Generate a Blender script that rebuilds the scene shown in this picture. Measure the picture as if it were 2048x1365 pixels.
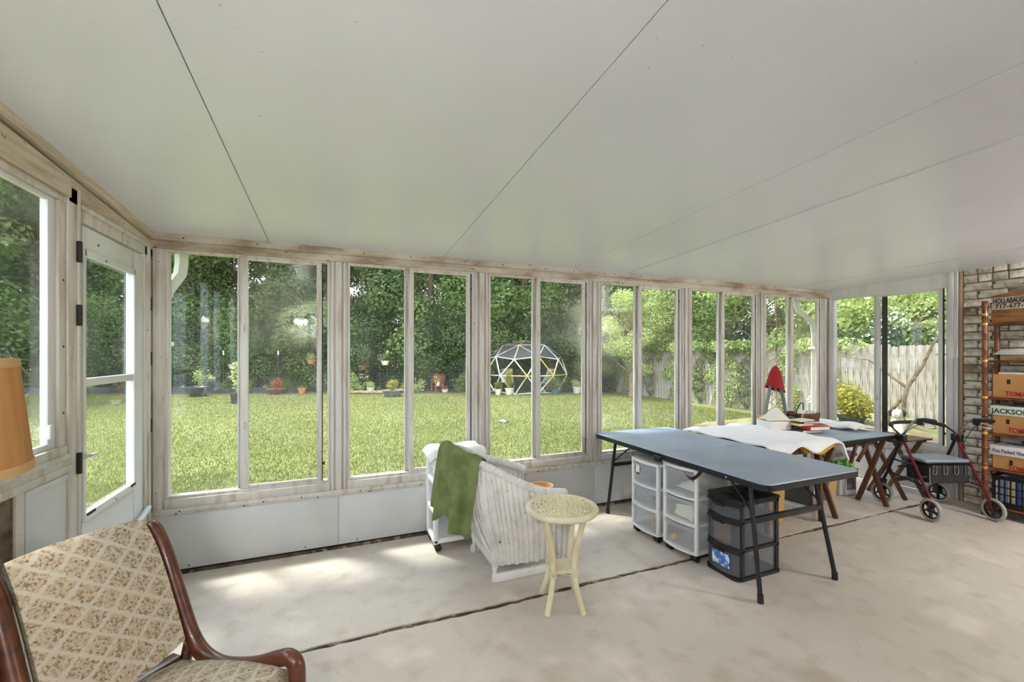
import bpy, bmesh, math, random
import numpy as np
from mathutils import Matrix, Vector, Euler
random.seed(7); rng = np.random.default_rng(7)
for o in list(bpy.data.objects): bpy.data.objects.remove(o)
scn = bpy.context.scene
COL = scn.collection
R = math.radians
def L(c): return c/12.92 if c <= .04045 else ((c+.055)/1.055)**2.4
def S(r, g, b): return (L(r/255), L(g/255), L(b/255), 1)

# ---------------------------------------------------------------- camera (level, shifted lens)
F, CX, HY, TH, CH = 857.0, 1024.0, 707.0, R(22.4), 1.5
cam = bpy.data.cameras.new('camera'); camo = bpy.data.objects.new('camera', cam); COL.objects.link(camo)
cam.sensor_width = 36; cam.lens = F/2048*36; cam.shift_y = (HY-682.5)/2048
cam.clip_start = .02; cam.clip_end = 300
camo.location = (0, 0, CH); camo.rotation_euler = (R(90), 0, -TH)
scn.camera = camo
# ---------------------------------------------------------------- sky, sun, exposure
w = bpy.data.worlds.new('world'); scn.world = w; w.use_nodes = True
nt = w.node_tree; nt.nodes.clear()
out = nt.nodes.new('ShaderNodeOutputWorld'); bg = nt.nodes.new('ShaderNodeBackground')
tc = nt.nodes.new('ShaderNodeTexCoord'); nz = nt.nodes.new('ShaderNodeTexNoise'); nz.inputs['Scale'].default_value = 3.2
nz.inputs['Detail'].default_value = 6
rp = nt.nodes.new('ShaderNodeValToRGB'); rp.color_ramp.elements[0].position = .4; rp.color_ramp.elements[1].position = .62
rp.color_ramp.elements[0].color = (.60, .76, 1, 1); rp.color_ramp.elements[1].color = (1, 1, .98, 1)
nt.links.new(tc.outputs['Generated'], nz.inputs['Vector']); nt.links.new(nz.outputs['Fac'], rp.inputs['Fac'])
nt.links.new(rp.outputs['Color'], bg.inputs['Color']); bg.inputs['Strength'].default_value = 1.55
nt.links.new(bg.outputs[0], out.inputs[0])
sun = bpy.data.lights.new('sun', 'SUN'); sun.energy = 2.3; sun.angle = R(8); sun.color = (1, .96, .9)
suno = bpy.data.objects.new('sun', sun); COL.objects.link(suno)
sd = Vector((-.30, .34, 1)).normalized()          # towards the sun: high over the garden
suno.rotation_euler = sd.to_track_quat('Z', 'Y').to_euler()
vs = scn.view_settings; vs.view_transform = 'Standard'; vs.look = 'None'; vs.gamma = 1; vs.use_curve_mapping = False
vs.exposure = 1.98

# ---------------------------------------------------------------- helpers
def prop(o, label=None, cat=None, group=None, kind=None):
    if label: o['label'] = label
    if cat: o['category'] = cat
    if group: o['group'] = group
    if kind: o['kind'] = kind
    return o
def empty(name, loc=(0, 0, 0), rz=0, parent=None):
    o = bpy.data.objects.new(name, None); COL.objects.link(o); o.location = loc; o.rotation_euler = (0, 0, rz)
    o.empty_display_size = .1
    if parent: o.parent = parent
    return o
def thing(name, label, cat, loc=(0, 0, 0), rz=0, group=None):
    return prop(empty(name, loc, rz), label, cat, group)
def copy_tree(o, parent=None):
    c = o.copy(); COL.objects.link(c); c.parent = parent
    for ch in list(o.children): copy_tree(ch, c)
    return c
def fast_mesh(name, V, Fc):
    """V (n,3), Fc (m,k) numpy faces of equal size"""
    me = bpy.data.meshes.new(name); V = np.asarray(V, np.float32); Fc = np.asarray(Fc, np.int32); k = Fc.shape[1]
    me.vertices.add(len(V)); me.vertices.foreach_set('co', V.ravel())
    me.loops.add(Fc.size); me.loops.foreach_set('vertex_index', Fc.ravel())
    me.polygons.add(len(Fc)); me.polygons.foreach_set('loop_start', np.arange(0, Fc.size, k, dtype=np.int32))
    me.polygons.foreach_set('loop_total', np.full(len(Fc), k, np.int32))
    me.update(calc_edges=True); me.validate()
    return me
def mesh_obj(name, me, mat, parent=None):
    o = bpy.data.objects.new(name, me); COL.objects.link(o)
    if mat and not me.materials: me.materials.append(mat)
    if parent: o.parent = parent
    return o
def frame_to(d):
    d = Vector(d).normalized(); up = Vector((0, 0, 1)) if abs(d.z) < .95 else Vector((0, 1, 0))
    x = up.cross(d).normalized(); y = d.cross(x)
    return x, y, d
class MB:
    def __init__(s): s.v = []; s.f = []; s.uv = None
    def add(s, V, Fs):
        n = len(s.v); s.v += [tuple(p) for p in V]; s.f += [tuple(i+n for i in q) for q in Fs]; return s
    def box(s, x0, x1, y0, y1, z0, z1, M=None):
        V = [Vector(p) for p in ((x0, y0, z0), (x1, y0, z0), (x1, y1, z0), (x0, y1, z0), (x0, y0, z1), (x1, y0, z1), (x1, y1, z1), (x0, y1, z1))]
        if M: V = [M @ p for p in V]
        return s.add(V, [(0, 3, 2, 1), (4, 5, 6, 7), (0, 1, 5, 4), (1, 2, 6, 5), (2, 3, 7, 6), (3, 0, 4, 7)])
    def hexa(s, V): return s.add(V, [(0, 3, 2, 1), (4, 5, 6, 7), (0, 1, 5, 4), (1, 2, 6, 5), (2, 3, 7, 6), (3, 0, 4, 7)])
    def rbox(s, x0, x1, y0, y1, z0, z1, r=.005, seg=2, M=None):
        bm = bmesh.new(); bmesh.ops.create_cube(bm, size=1)
        for v in bm.verts: v.co = Vector(((x0+x1)/2+v.co.x*(x1-x0), (y0+y1)/2+v.co.y*(y1-y0), (z0+z1)/2+v.co.z*(z1-z0)))
        bmesh.ops.bevel(bm, geom=bm.edges[:], offset=r, segments=seg, affect='EDGES', profile=.5)
        bm.verts.index_update()
        V = [(M @ v.co if M else v.co.copy()) for v in bm.verts]; Fs = [[v.index for v in f.verts] for f in bm.faces]; bm.free()
        return s.add(V, Fs)
    def beam(s, p0, p1, w, h, r=0, roll=None):
        p0 = Vector(p0); p1 = Vector(p1); d = p1-p0; x, y, z = frame_to(d)
        M = Matrix((x, y, z)).transposed().to_4x4(); M.translation = p0
        if r: return s.rbox(-w/2, w/2, -h/2, h/2, 0, d.length, r, 2, M)
        return s.box(-w/2, w/2, -h/2, h/2, 0, d.length, M)
    def tube(s, pts, r, n=8, closed=False, caps=True):
        pts = [Vector(p) for p in pts]; m = len(pts); rr = r if hasattr(r, '__len__') else [r]*m; b = len(s.v)
        px = None
        for i, p in enumerate(pts):
            if closed: d = pts[(i+1) % m]-pts[i-1]
            else: d = pts[min(i+1, m-1)]-pts[max(i-1, 0)]
            if d.length < 1e-9: d = Vector((0, 0, 1))
            d.normalize()
            if px is None: px, py, _ = frame_to(d)
            else:
                px = px-d*px.dot(d)
                if px.length < 1e-6: px, py, _ = frame_to(d)
                px.normalize(); py = d.cross(px)
            for k in range(n):
                a = 2*math.pi*k/n; q = p+(px*math.cos(a)+py*math.sin(a))*rr[i]; s.v.append(tuple(q))
        for i in range(m if closed else m-1):
            j = (i+1) % m
            for k in range(n):
                k2 = (k+1) % n; s.f.append((b+i*n+k, b+i*n+k2, b+j*n+k2, b+j*n+k))
        if caps and not closed:
            s.f.append(tuple(b+k for k in range(n))[::-1]); s.f.append(tuple(b+(m-1)*n+k for k in range(n)))
        return s
    def cyl(s, p0, p1, r, n=12): return s.tube([p0, p1], r, n)
    def lathe(s, prof, n=20, c=(0, 0, 0), M=None):
        b = len(s.v); m = len(prof)
        for r, z in prof:
            for k in range(n):
                a = 2*math.pi*k/n; q = Vector((r*math.cos(a), r*math.sin(a), z))
                if M: q = M @ q
                s.v.append((q.x+c[0], q.y+c[1], q.z+c[2]))
        for i in range(m-1):
            for k in range(n):
                k2 = (k+1) % n; s.f.append((b+i*n+k, b+i*n+k2, b+(i+1)*n+k2, b+(i+1)*n+k))
        s.f.append(tuple(b+k for k in range(n))[::-1]); s.f.append(tuple(b+(m-1)*n+k for k in range(n)))
        return s
    def prism(s, poly, z0, z1, M=None):
        n = len(poly); V = [Vector((x, y, z0)) for x, y in poly]+[Vector((x, y, z1)) for x, y in poly]
        if M: V = [M @ p for p in V]
        return s.add(V, [tuple(range(n))[::-1], tuple(range(n, 2*n))]+[(i, (i+1) % n, n+(i+1) % n, n+i) for i in range(n)])
    def grid(s, fn, nu, nv, uvs=None, closed=False):
        b = len(s.v); base = len(s.f)
        for j in range(nv+1):
            for i in range(nu+(0 if closed else 1)):
                s.v.append(tuple(fn(i/nu, j/nv)))
        st = nu+(0 if closed else 1)
        for j in range(nv):
            for i in range(nu):
                i2 = (i+1) % st if closed else i+1
                s.f.append((b+j*st+i, b+j*st+i2, b+(j+1)*st+i2, b+(j+1)*st+i))
        return s
    def sheet(s, fn, nu, nv, th):
        """grid given a thickness: offset along its normals"""
        def nrm(u, v):
            e = 1e-3; p = Vector(fn(u, v))
            a = Vector(fn(min(u+e, 1), v))-Vector(fn(max(u-e, 0), v)); c = Vector(fn(u, min(v+e, 1)))-Vector(fn(u, max(v-e, 0)))
            k = a.cross(c); return k.normalized() if k.length > 1e-12 else Vector((0, 0, 1))
        s.grid(fn, nu, nv); b2 = len(s.v)
        b1 = b2-(nu+1)*(nv+1)
        s.grid(lambda u, v: Vector(fn(u, v))-nrm(u, v)*th, nu, nv)
        k = nu*nv
        s.f[-k:] = [q[::-1] for q in s.f[-k:]]
        st = nu+1
        edge = [(i, 0) for i in range(nu)]+[(nu, j) for j in range(nv)]+[(i, nv) for i in range(nu, 0, -1)]+[(0, j) for j in range(nv, 0, -1)]
        ids = [j*st+i for i, j in edge]
        for a, c in zip(ids, ids[1:]+ids[:1]): s.f.append((b1+a, b2+a, b2+c, b1+c))
        return s
    def path_wall(s, path, th, z0, z1):
        """thin upright wall following a 2d path (list of xy)"""
        P = [Vector((x, y)) for x, y in path]; n = len(P); Q = []
        for i in range(n):
            d = (P[min(i+1, n-1)]-P[max(i-1, 0)]).normalized(); Q.append(P[i]+Vector((-d.y, d.x))*th)
        return s.prism([tuple(p) for p in P]+[tuple(q) for q in Q[::-1]], z0, z1)
    def mesh(s, name, smooth=True, ang=35):
        me = bpy.data.meshes.new(name); me.from_pydata(s.v, [], s.f); me.update()
        if smooth:
            me.polygons.foreach_set('use_smooth', [True]*len(me.polygons))
            me.set_sharp_from_angle(angle=R(ang))
        return me
    def build(s, name, mat, parent=None, smooth=True, ang=35):
        me = s.mesh(name, smooth, ang)
        bm = bmesh.new(); bm.from_mesh(me); bmesh.ops.recalc_face_normals(bm, faces=bm.faces); bm.to_mesh(me); bm.free()
        return mesh_obj(name, me, mat, parent)
def text(s, size, mat, parent, M, name='lettering', ext=.0012, sx=1.0, spacing=1.0, bold=0):
    cu = bpy.data.curves.new('t', 'FONT'); cu.body = s; cu.size = size; cu.extrude = ext; cu.space_character = spacing; cu.offset = bold
    cu.resolution_u = 3
    t = bpy.data.objects.new('t', cu); COL.objects.link(t)
    dg = bpy.context.evaluated_depsgraph_get(); me = bpy.data.meshes.new_from_object(t.evaluated_get(dg))
    bpy.data.objects.remove(t)
    for v in me.vertices: v.co = M @ Vector((v.co.x*sx, v.co.y, v.co.z))
    me.name = name; me.materials.clear()
    return mesh_obj(name, me, mat, parent)
def face_minus_x(x, y, z): # lettering readable from -X: right = -Y, up = Z
    M = Matrix(((0, 0, -1, x), (-1, 0, 0, y), (0, 1, 0, z), (0, 0, 0, 1))); return M

# ---------------------------------------------------------------- materials
def newmat(name):
    m = bpy.data.materials.new(name); m.use_nodes = True; t = m.node_tree
    return m, t, t.nodes['Principled BSDF']
def nd(t, k, **kw):
    n = t.nodes.new(k)
    for a, b in kw.items():
        if a in n.inputs: n.inputs[a].default_value = b
        else: setattr(n, a, b)
    return n
def noise_mask(t, scale, lo, hi, detail=4, vec=None, stretch=None, distort=0):
    tcn = nd(t, 'ShaderNodeTexCoord'); src = vec or tcn.outputs['Object']
    if stretch:
        mp = nd(t, 'ShaderNodeMapping'); mp.inputs['Scale'].default_value = stretch; t.links.new(src, mp.inputs['Vector']); src = mp.outputs['Vector']
    n = nd(t, 'ShaderNodeTexNoise', Scale=scale, Detail=detail, Distortion=distort); t.links.new(src, n.inputs['Vector'])
    mr = nd(t, 'ShaderNodeMapRange'); mr.inputs['From Min'].default_value = lo; mr.inputs['From Max'].default_value = hi
    t.links.new(n.outputs['Fac'], mr.inputs['Value']); return mr.outputs['Result'], n.outputs['Fac']
def mixc(t, fac, a, b):
    m = nd(t, 'ShaderNodeMix', data_type='RGBA')
    if isinstance(fac, float): m.inputs[0].default_value = fac
    else: t.links.new(fac, m.inputs[0])
    for i, c in ((6, a), (7, b)):
        if isinstance(c, tuple): m.inputs[i].default_value = c
        else: t.links.new(c, m.inputs[i])
    return m.outputs[2]
def mat(name, col, rough=.5, metal=0., c2=None, lo=.4, hi=.65, vs=4., stretch=None, c3=None, lo3=.62, hi3=.72, vs3=18., st3=None,
        bump=0., bs=40., bst=None, spec=.5, coat=0., trans=0., sss=0., distort=0):
    m, t, p = newmat(name)
    p.inputs['Roughness'].default_value = rough; p.inputs['Metallic'].default_value = metal; p.inputs['Specular IOR Level'].default_value = spec
    p.inputs['Coat Weight'].default_value = coat; p.inputs['Base Color'].default_value = col
    c = col
    if c2: f, _ = noise_mask(t, vs, lo, hi, stretch=stretch, distort=distort); c = mixc(t, f, col, c2)
    if c3: f, _ = noise_mask(t, vs3, lo3, hi3, stretch=st3); c = mixc(t, f, c, c3)
    if not isinstance(c, tuple): t.links.new(c, p.inputs['Base Color'])
    if bump:
        _, h = noise_mask(t, bs, 0, 1, 3, stretch=bst); b = nd(t, 'ShaderNodeBump', Strength=bump, Distance=.01); t.links.new(h, b.inputs['Height'])
        t.links.new(b.outputs['Normal'], p.inputs['Normal'])
    return m
def glass_mat(name, tint=(.965, .975, .97, 1), haze=.03, refl=.05, hz=(.8, .82, .8, 1)):
    m, t, p = newmat(name); t.nodes.remove(p); o = t.nodes['Material Output']
    tr = nd(t, 'ShaderNodeBsdfTransparent', Color=tint); gl = nd(t, 'ShaderNodeBsdfGlossy', Roughness=.02)
    df = nd(t, 'ShaderNodeBsdfDiffuse', Color=hz); tl = nd(t, 'ShaderNodeBsdfTranslucent', Color=hz)
    ad = nd(t, 'ShaderNodeMixShader'); t.links.new(df.outputs[0], ad.inputs[1]); t.links.new(tl.outputs[0], ad.inputs[2])
    f, _ = noise_mask(t, 2.2, .35, .75, 6); mu = nd(t, 'ShaderNodeMath', operation='MULTIPLY'); t.links.new(f, mu.inputs[0]); mu.inputs[1].default_value = haze*2
    m1 = nd(t, 'ShaderNodeMixShader'); t.links.new(mu.outputs[0], m1.inputs[0]); t.links.new(tr.outputs[0], m1.inputs[1]); t.links.new(ad.outputs[0], m1.inputs[2])
    lw = nd(t, 'ShaderNodeLayerWeight'); pw = nd(t, 'ShaderNodeMath', operation='POWER'); t.links.new(lw.outputs['Facing'], pw.inputs[0]); pw.inputs[1].default_value = 2
    ma = nd(t, 'ShaderNodeMath', operation='MULTIPLY_ADD'); t.links.new(pw.outputs[0], ma.inputs[0]); ma.inputs[1].default_value = .42; ma.inputs[2].default_value = refl*.5
    m2 = nd(t, 'ShaderNodeMixShader'); t.links.new(ma.outputs[0], m2.inputs[0]); t.links.new(m1.outputs[0], m2.inputs[1]); t.links.new(gl.outputs[0], m2.inputs[2])
    t.links.new(m2.outputs[0], o.inputs['Surface']); return m
def plastic_clear(name, col, opac=.45, rough=.25):
    m, t, p = newmat(name); o = t.nodes['Material Output']; p.inputs['Base Color'].default_value = col; p.inputs['Roughness'].default_value = rough
    tr = nd(t, 'ShaderNodeBsdfTransparent'); tl = nd(t, 'ShaderNodeBsdfTranslucent', Color=col)
    a = nd(t, 'ShaderNodeMixShader'); a.inputs[0].default_value = .45; t.links.new(p.outputs[0], a.inputs[1]); t.links.new(tl.outputs[0], a.inputs[2])
    b = nd(t, 'ShaderNodeMixShader'); b.inputs[0].default_value = opac; t.links.new(tr.outputs[0], b.inputs[1]); t.links.new(a.outputs[0], b.inputs[2])
    t.links.new(b.outputs[0], o.inputs['Surface']); return m
def leaf_mat(name, ca, cb, cc=None, tl=.45, rough=.55):
    m, t, p = newmat(name); o = t.nodes['Material Output']
    g = nd(t, 'ShaderNodeNewGeometry'); oi = nd(t, 'ShaderNodeObjectInfo')
    c = mixc(t, g.outputs['Random Per Island'], ca, cb)
    if cc: c = mixc(t, oi.outputs['Random'], c, mixc(t, g.outputs['Random Per Island'], cc, cb))
    t.links.new(c, p.inputs['Base Color']); p.inputs['Roughness'].default_value = rough; p.inputs['Specular IOR Level'].default_value = .25
    tn = nd(t, 'ShaderNodeBsdfTranslucent'); t.links.new(c, tn.inputs['Color'])
    a = nd(t, 'ShaderNodeMixShader'); a.inputs[0].default_value = tl; t.links.new(p.outputs[0], a.inputs[1]); t.links.new(tn.outputs[0], a.inputs[2])
    t.links.new(a.outputs[0], o.inputs['Surface']); return m
def emis(name, col, st):
    m, t, p = newmat(name); p.inputs['Base Color'].default_value = col; p.inputs['Emission Color'].default_value = col; p.inputs['Emission Strength'].default_value = st; return m

M = {}
M['ceiling'] = mat('ceiling_panel', S(222, 225, 236), .30, c2=S(214, 217, 226), vs=.9, lo=.35, hi=.7, c3=S(150, 140, 122), vs3=55, lo3=.73, hi3=.78, bump=.06, bs=260, spec=.7)
M['seam'] = mat('seam_gap', S(120, 112, 100), .9)
M['metal'] = mat('weathered_white_aluminium', S(205, 201, 194), .5, c2=S(166, 150, 130), vs=7, lo=.5, hi=.78, stretch=(3, 3, .35), c3=S(110, 92, 72), vs3=60, lo3=.68, hi3=.74)
M['metal_clean'] = mat('white_aluminium', S(214, 214, 213), .42, c2=S(190, 186, 178), vs=5, lo=.5, hi=.8, stretch=(2, 2, .4))
M['header'] = mat('stained_header', S(196, 188, 174), .6, c2=S(140, 118, 96), vs=3.2, lo=.42, hi=.7, stretch=(1, 1, 4), c3=S(82, 58, 42), vs3=14, lo3=.64, hi3=.74, st3=(1, 2, 3), bump=.1, bs=60)
M['rawwood'] = mat('raw_wood_trim', S(200, 188, 166), .7, c2=S(168, 150, 122), vs=6, lo=.4, hi=.7, stretch=(6, .6, 6), c3=S(96, 74, 50), vs3=30, lo3=.68, hi3=.75, bump=.15, bs=40)
M['panel'] = mat('kick_panel', S(206, 209, 212), .45, c2=S(190, 191, 188), vs=1.6, lo=.4, hi=.75, c3=S(96, 92, 84), vs3=52, lo3=.735, hi3=.77)
M['grime'] = mat('grimy_panel', S(120, 100, 82), .8, c2=S(58, 44, 34), vs=9, lo=.42, hi=.6, c3=S(190, 182, 170), vs3=5, lo3=.58, hi3=.7)
M['dark'] = mat('black_rubber', S(30, 29, 28), .6)
M['screw'] = mat('rusty_screw', S(62, 50, 42), .6)
M['door'] = mat('white_door', S(222, 225, 224), .4, c2=S(206, 206, 198), vs=2, lo=.4, hi=.8)
M['glass'] = glass_mat('window_glass', haze=.02)
M['glass_dirty'] = glass_mat('hazy_window_glass', tint=(.925, .935, .93, 1), haze=.03, hz=(.7, .72, .7, 1))
M['concrete'] = None
M['white_gutter'] = mat('gutter_white', S(225, 227, 222), .45)
def concrete():
    m, t, p = newmat('worn_concrete')
    f1, _ = noise_mask(t, 1.3, .35, .7, 8); c = mixc(t, f1, S(201, 194, 183), S(188, 179, 166))
    f2, _ = noise_mask(t, 7, .52, .78, 10); c = mixc(t, f2, c, S(178, 164, 146))
    f3, _ = noise_mask(t, 2.6, .56, .72, 8); c = mixc(t, f3, c, S(216, 206, 194))
    f4, _ = noise_mask(t, 60, .70, .78, 3); c = mixc(t, f4, c, S(126, 112, 96))
    f5, _ = noise_mask(t, 1.1, .63, .72, 9); c = mixc(t, f5, c, S(168, 153, 135))
    t.links.new(c, p.inputs['Base Color']); p.inputs['Roughness'].default_value = .62
    _, h = noise_mask(t, 30, 0, 1, 6); b = nd(t, 'ShaderNodeBump', Strength=.12, Distance=.01); t.links.new(h, b.inputs['Height']); t.links.new(b.outputs['Normal'], p.inputs['Normal'])
    return m
M['concrete'] = concrete()
M['joint'] = mat('joint_dirt', S(96, 82, 66), .95, c2=S(52, 42, 34), vs=9, c3=S(150, 134, 112), vs3=16, lo3=.55, hi3=.65, bump=.5, bs=60)
XL, XR, YB, YF = -1.14, 5.87, 3.56, -.75
def slope(x): return .0648-.006*x
def ceil_z(x, y): return 2.295+slope(x)*(YB-y)

# ---------------------------------------------------------------- floor
fl = prop(empty('floor'), kind='structure')
def slab(y0, y1, jag0, jag1):
    n = 160; top0 = []; top1 = []
    for i in range(n+1):
        x = XL-.1+(XR-XL+.2)*i/n
        top0.append((x, y0+(random.uniform(0, .012)+.006*math.sin(x*5.3) if jag0 else 0))); top1.append((x, y1-(random.uniform(0, .012)-.006*math.sin(x*4.1+1) if jag1 else 0)))
    mb = MB(); V = []
    for z in (-.12, 0):
        V += [(x, y, z) for x, y in top0]+[(x, y, z) for x, y in top1]
    m = n+1; Fs = []
    for i in range(n):
        Fs += [(i, m+i, m+i+1, i+1), (2*m+i, 2*m+i+1, 3*m+i+1, 3*m+i), (i, i+1, 2*m+i+1, 2*m+i), (m+i, 3*m+i, 3*m+i+1, m+i+1)]
    mb.add(V, Fs); mb.build('concrete_slab', M['concrete'], fl)
slab(-.85, 2.378, False, True); slab(2.402, 3.64, True, False)
MB().box(XL-.1, XR+.1, 2.33, 2.45, -.1, -.008).build('joint_filler', M['joint'], fl)
# ---------------------------------------------------------------- ceiling panels on a low shed slope
ce = prop(empty('ceiling'), kind='structure')
seams = [XL-.06, -.44, .83, 2.07, 2.69, 3.92, 5.15, XR+.06]
for i in range(7):
    x0, x1 = seams[i]+.002, seams[i+1]-.002; dz = [0, 0, 0, 0, -.004, 0, -.003][i]
    V = []
    for d in (0, .03):
        for x, y in ((x0, YF-.1), (x1, YF-.1), (x1, YB+.1), (x0, YB+.1)): V.append((x, y, ceil_z(x, y)+d+dz))
    MB().hexa(V).build('ceiling_panel', M['ceiling'], ce)
V = []
for d in (.033, .13):
    for x, y in ((XL-.22, YF-.2), (XR+.22, YF-.2), (XR+.22, YB+.085), (XL-.22, YB+.085)): V.append((x, y, ceil_z(x, y)+d))
MB().hexa(V).build('roof_deck', M['seam'], ce)

# ---------------------------------------------------------------- windows
wcount = [0]
def screw_mesh():
    mb = MB(); mb.lathe([(.0055, 0), (.0055, .0015), (.003, .003)], 8); return mb.mesh('screw')
SCR = screw_mesh(); SCR.materials.append(M['screw'])
def screw(parent, p, rot=(R(90), 0, 0)):
    o = bpy.data.objects.new('screw', SCR); COL.objects.link(o); o.parent = parent; o.location = p; o.rotation_euler = rot; return o
def window(loc, rz, w, z0, z1, f_end, s_off, fm='metal', flip=False, sill=.08, dark_strip=None):
    """local: x along the wall, y outwards, z up. Fixed pane left (outer track), sliding sash right (inner track)."""
    wcount[0] += 1
    o = prop(empty('window_%d' % wcount[0], loc, rz), kind='structure'); me = M[fm]
    zb = z0+sill; zt = z1-.012
    mb = MB(); mb.rbox(0, w, -.012, .062, z0, zb-.02, .004); mb.rbox(0, w, .0, .06, zb-.022, zb, .003); mb.build('window_sill', me, o)
    MB().rbox(0, w, -.006, .062, zt, z1+.01, .003).build('head', me, o)
    for x in (0, w-.018): MB().rbox(x, x+.018, -.004, .062, zb-.01, zt, .003).build('jamb', me, o)
    a = f_end*w
    # fixed pane, with a slim light edge
    MB().box(.012, a+.03, .044, .048, zb, zt).build('pane', M['glass'], o)
    MB().rbox(a, a+.034, .036, .058, zb, zt, .003).build('mullion', me, o)
    MB().rbox(a-.008, a+.002, .030, .056, zb, zt, .002).build('glazing_bead', M['metal_clean'], o)
    # sliding sash on the inner track
    s0, s1 = a+.022, w-.018-s_off
    sa = empty('sash', (0, 0, 0), 0, o)
    # an empty may not be a part: the sash is its stile mesh
    bpy.data.objects.remove(sa)
    MB().rbox(s0, s0+.042, .004, .028, zb, zt, .003).rbox(s1-.036, s1, .004, .028, zb, zt, .003).rbox(s0, s1, .006, .026, zb, zb+.022, .002).rbox(s0, s1, .006, .026, zt-.02, zt, .002).build('sash', me, o)
    MB().box(s0+.03, s1-.03, .014, .018, zb+.01, zt-.01).build('pane', M['glass_dirty'], o)
    MB().box(s1, s1+.006, .006, .03, zb, zt).build('gasket', M['dark'], o)
    MB().box(s1-.02, w-.01, .044, .048, zb, zt).build('pane', M['glass'], o)
    for z in (z0+.5, z0+1.2):
        if z < z1-.2: MB().rbox(s0+.006, s0+.018, -.008, .006, z, z+.06, .003).rbox(s0+.008, s0+.016, -.02, -.006, z+.02, z+.035, .002).build('latch', M['metal'], o)
    for z in (zb+.12, zt-.14): MB().rbox(s1+.002, s1+.02, .004, .024, z, z+.022, .003).build('roller_stop', M['dark'], o)
    if dark_strip: MB().box(s0+.05, s0+.05+dark_strip, .03, .034, zb, zt).build('weather_strip', M['dark'], o)
    return o
# ---- long wall
wb = prop(empty('wall_back', (0, 0, 0)), kind='structure')
W0 = [-1.061, .088, 1.246, 2.404, 3.562, 4.717]; WW = 1.022
for i, x in enumerate(W0):
    window((x, YB, 0), 0, WW if i else 1.022, .45, 2.2, .41 if i == 0 else .435, .038 if i == 0 else .012)
posts = [(XL, -1.061)]+[(W0[i]+WW, W0[i+1]) for i in range(5)]+[(W0[5]+WW, XR)]
for a, b in posts:
    MB().rbox(a, b, YB+.0, YB+.075, .0, 2.21, .003).rbox(a+.012, a+.03, YB-.012, YB+.01, .44, 2.2, .002).rbox(b-.03, b-.012, YB-.012, YB+.01, .44, 2.2, .002).rbox((a+b)/2-.022, (a+b)/2+.022, YB-.018, YB+.01, .44, 2.21, .003).build('post', M['metal'], wb)
V = []
MB().rbox(XL, XR, YB-.03, YB+.08, 2.2, 2.262, .004).rbox(XL, XR, YB-.055, YB+.08, 2.252, 2.306, .006).build('header_beam', M['header'], wb)
MB().rbox(XL, XR, YB-.022, YB+.08, .408, .45, .004).rbox(XL, XR, YB-.03, YB+.0, .425, .437, .003).build('sill_rail', M['metal'], wb)
px = [XL]+[(a+b)/2 for a, b in posts[1:-1]]+[XR]
for i in range(6):
    MB().rbox(px[i]+.0004, px[i+1]-.0004, YB-.012, YB+.05, .03, .41, .004).build('kick_panel', M['panel'], wb)
    for q in range(3):
        xx = px[i]+(q+.5)*(px[i+1]-px[i])/3; screw(wb, (xx+random.uniform(-.05, .05), YB-.0225, .416)); screw(wb, (xx+random.uniform(-.08, .08), YB-.0305, .431))
        if q != 1: screw(wb, (xx+random.uniform(-.08, .08), YB-.0125, .05))
        screw(wb, (xx+random.uniform(-.08, .08), YB-.0555, 2.275))
MB().box(XL, XR, YB-.02, YB+.05, 0, .018).build('bottom_channel', M['joint'], wb)
MB().box(XL, XR, YB+.0, YB+.05, .018, .035).build('bottom_gap', M['dark'], wb)
# ---- left wall: door beside the corner, windows towards the house
wl = prop(empty('wall_left'), kind='structure')
yD0, yD1 = 2.68, 3.44
def lbox(mb, y0, y1, d0, d1, z0, z1, r=.003): return mb.rbox(XL-d1, XL-d0, y0, y1, z0, z1, r)
lbox(lbox(MB(), yD1+.0, YB+.02, -.01, .07, 0, 2.2), yD1+.03, yD1+.06, -.022, .0, 0, 2.2).build('post', M['metal'], wl)
lbox(lbox(MB(), 2.585, yD0-.005, -.012, .07, 0, 2.27), 2.655, 2.672, -.02, .0, 0, 2.27).build('post', M['metal'], wl)
for z in (.98, 1.42, 1.78): lbox(MB(), 3.505, 3.522, -.022, -.01, z, z+.09).build('hinge', M['dark'], wl)
for z in (.93, 1.63, 1.93): lbox(MB(), 2.645, 2.662, -.03, -.012, z, z+.1).build('strike', M['dark'], wl)
lbox(lbox(MB(), yD0, YB, -.01, .07, 2.135, 2.2), yD0, YB, -.022, .0, 2.19, 2.212).build('door_header', M['metal'], wl)
def slopeboard(y0, y1, d0, d1, top, bot, name, m):
    V = []
    for zf in (bot, top):
        for x, y in ((XL-d1, y0), (XL-d0, y0), (XL-d0, y1), (XL-d1, y1)): V.append((x, y, zf(y)))
    MB().hexa(V).build(name, m, wl)
cz = lambda y: ceil_z(XL, y)
slopeboard(YF, YB, -.035, .03, lambda y: cz(y)+.002, lambda y: cz(y)-.04, 'ceiling_trim', M['rawwood'])
slopeboard(yD0-.09, YB, -.012, .05, lambda y: cz(y)-.05, lambda y: 2.2, 'header_board', M['rawwood'])
slopeboard(YF, yD0-.09, -.02, .05, lambda y: cz(y)-.058, lambda y: 2.215, 'header_board', M['rawwood'])
slopeboard(YF, YB, .0, .05, lambda y: cz(y), lambda y: cz(y)-.07, 'gap_filler', M['dark'])
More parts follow.
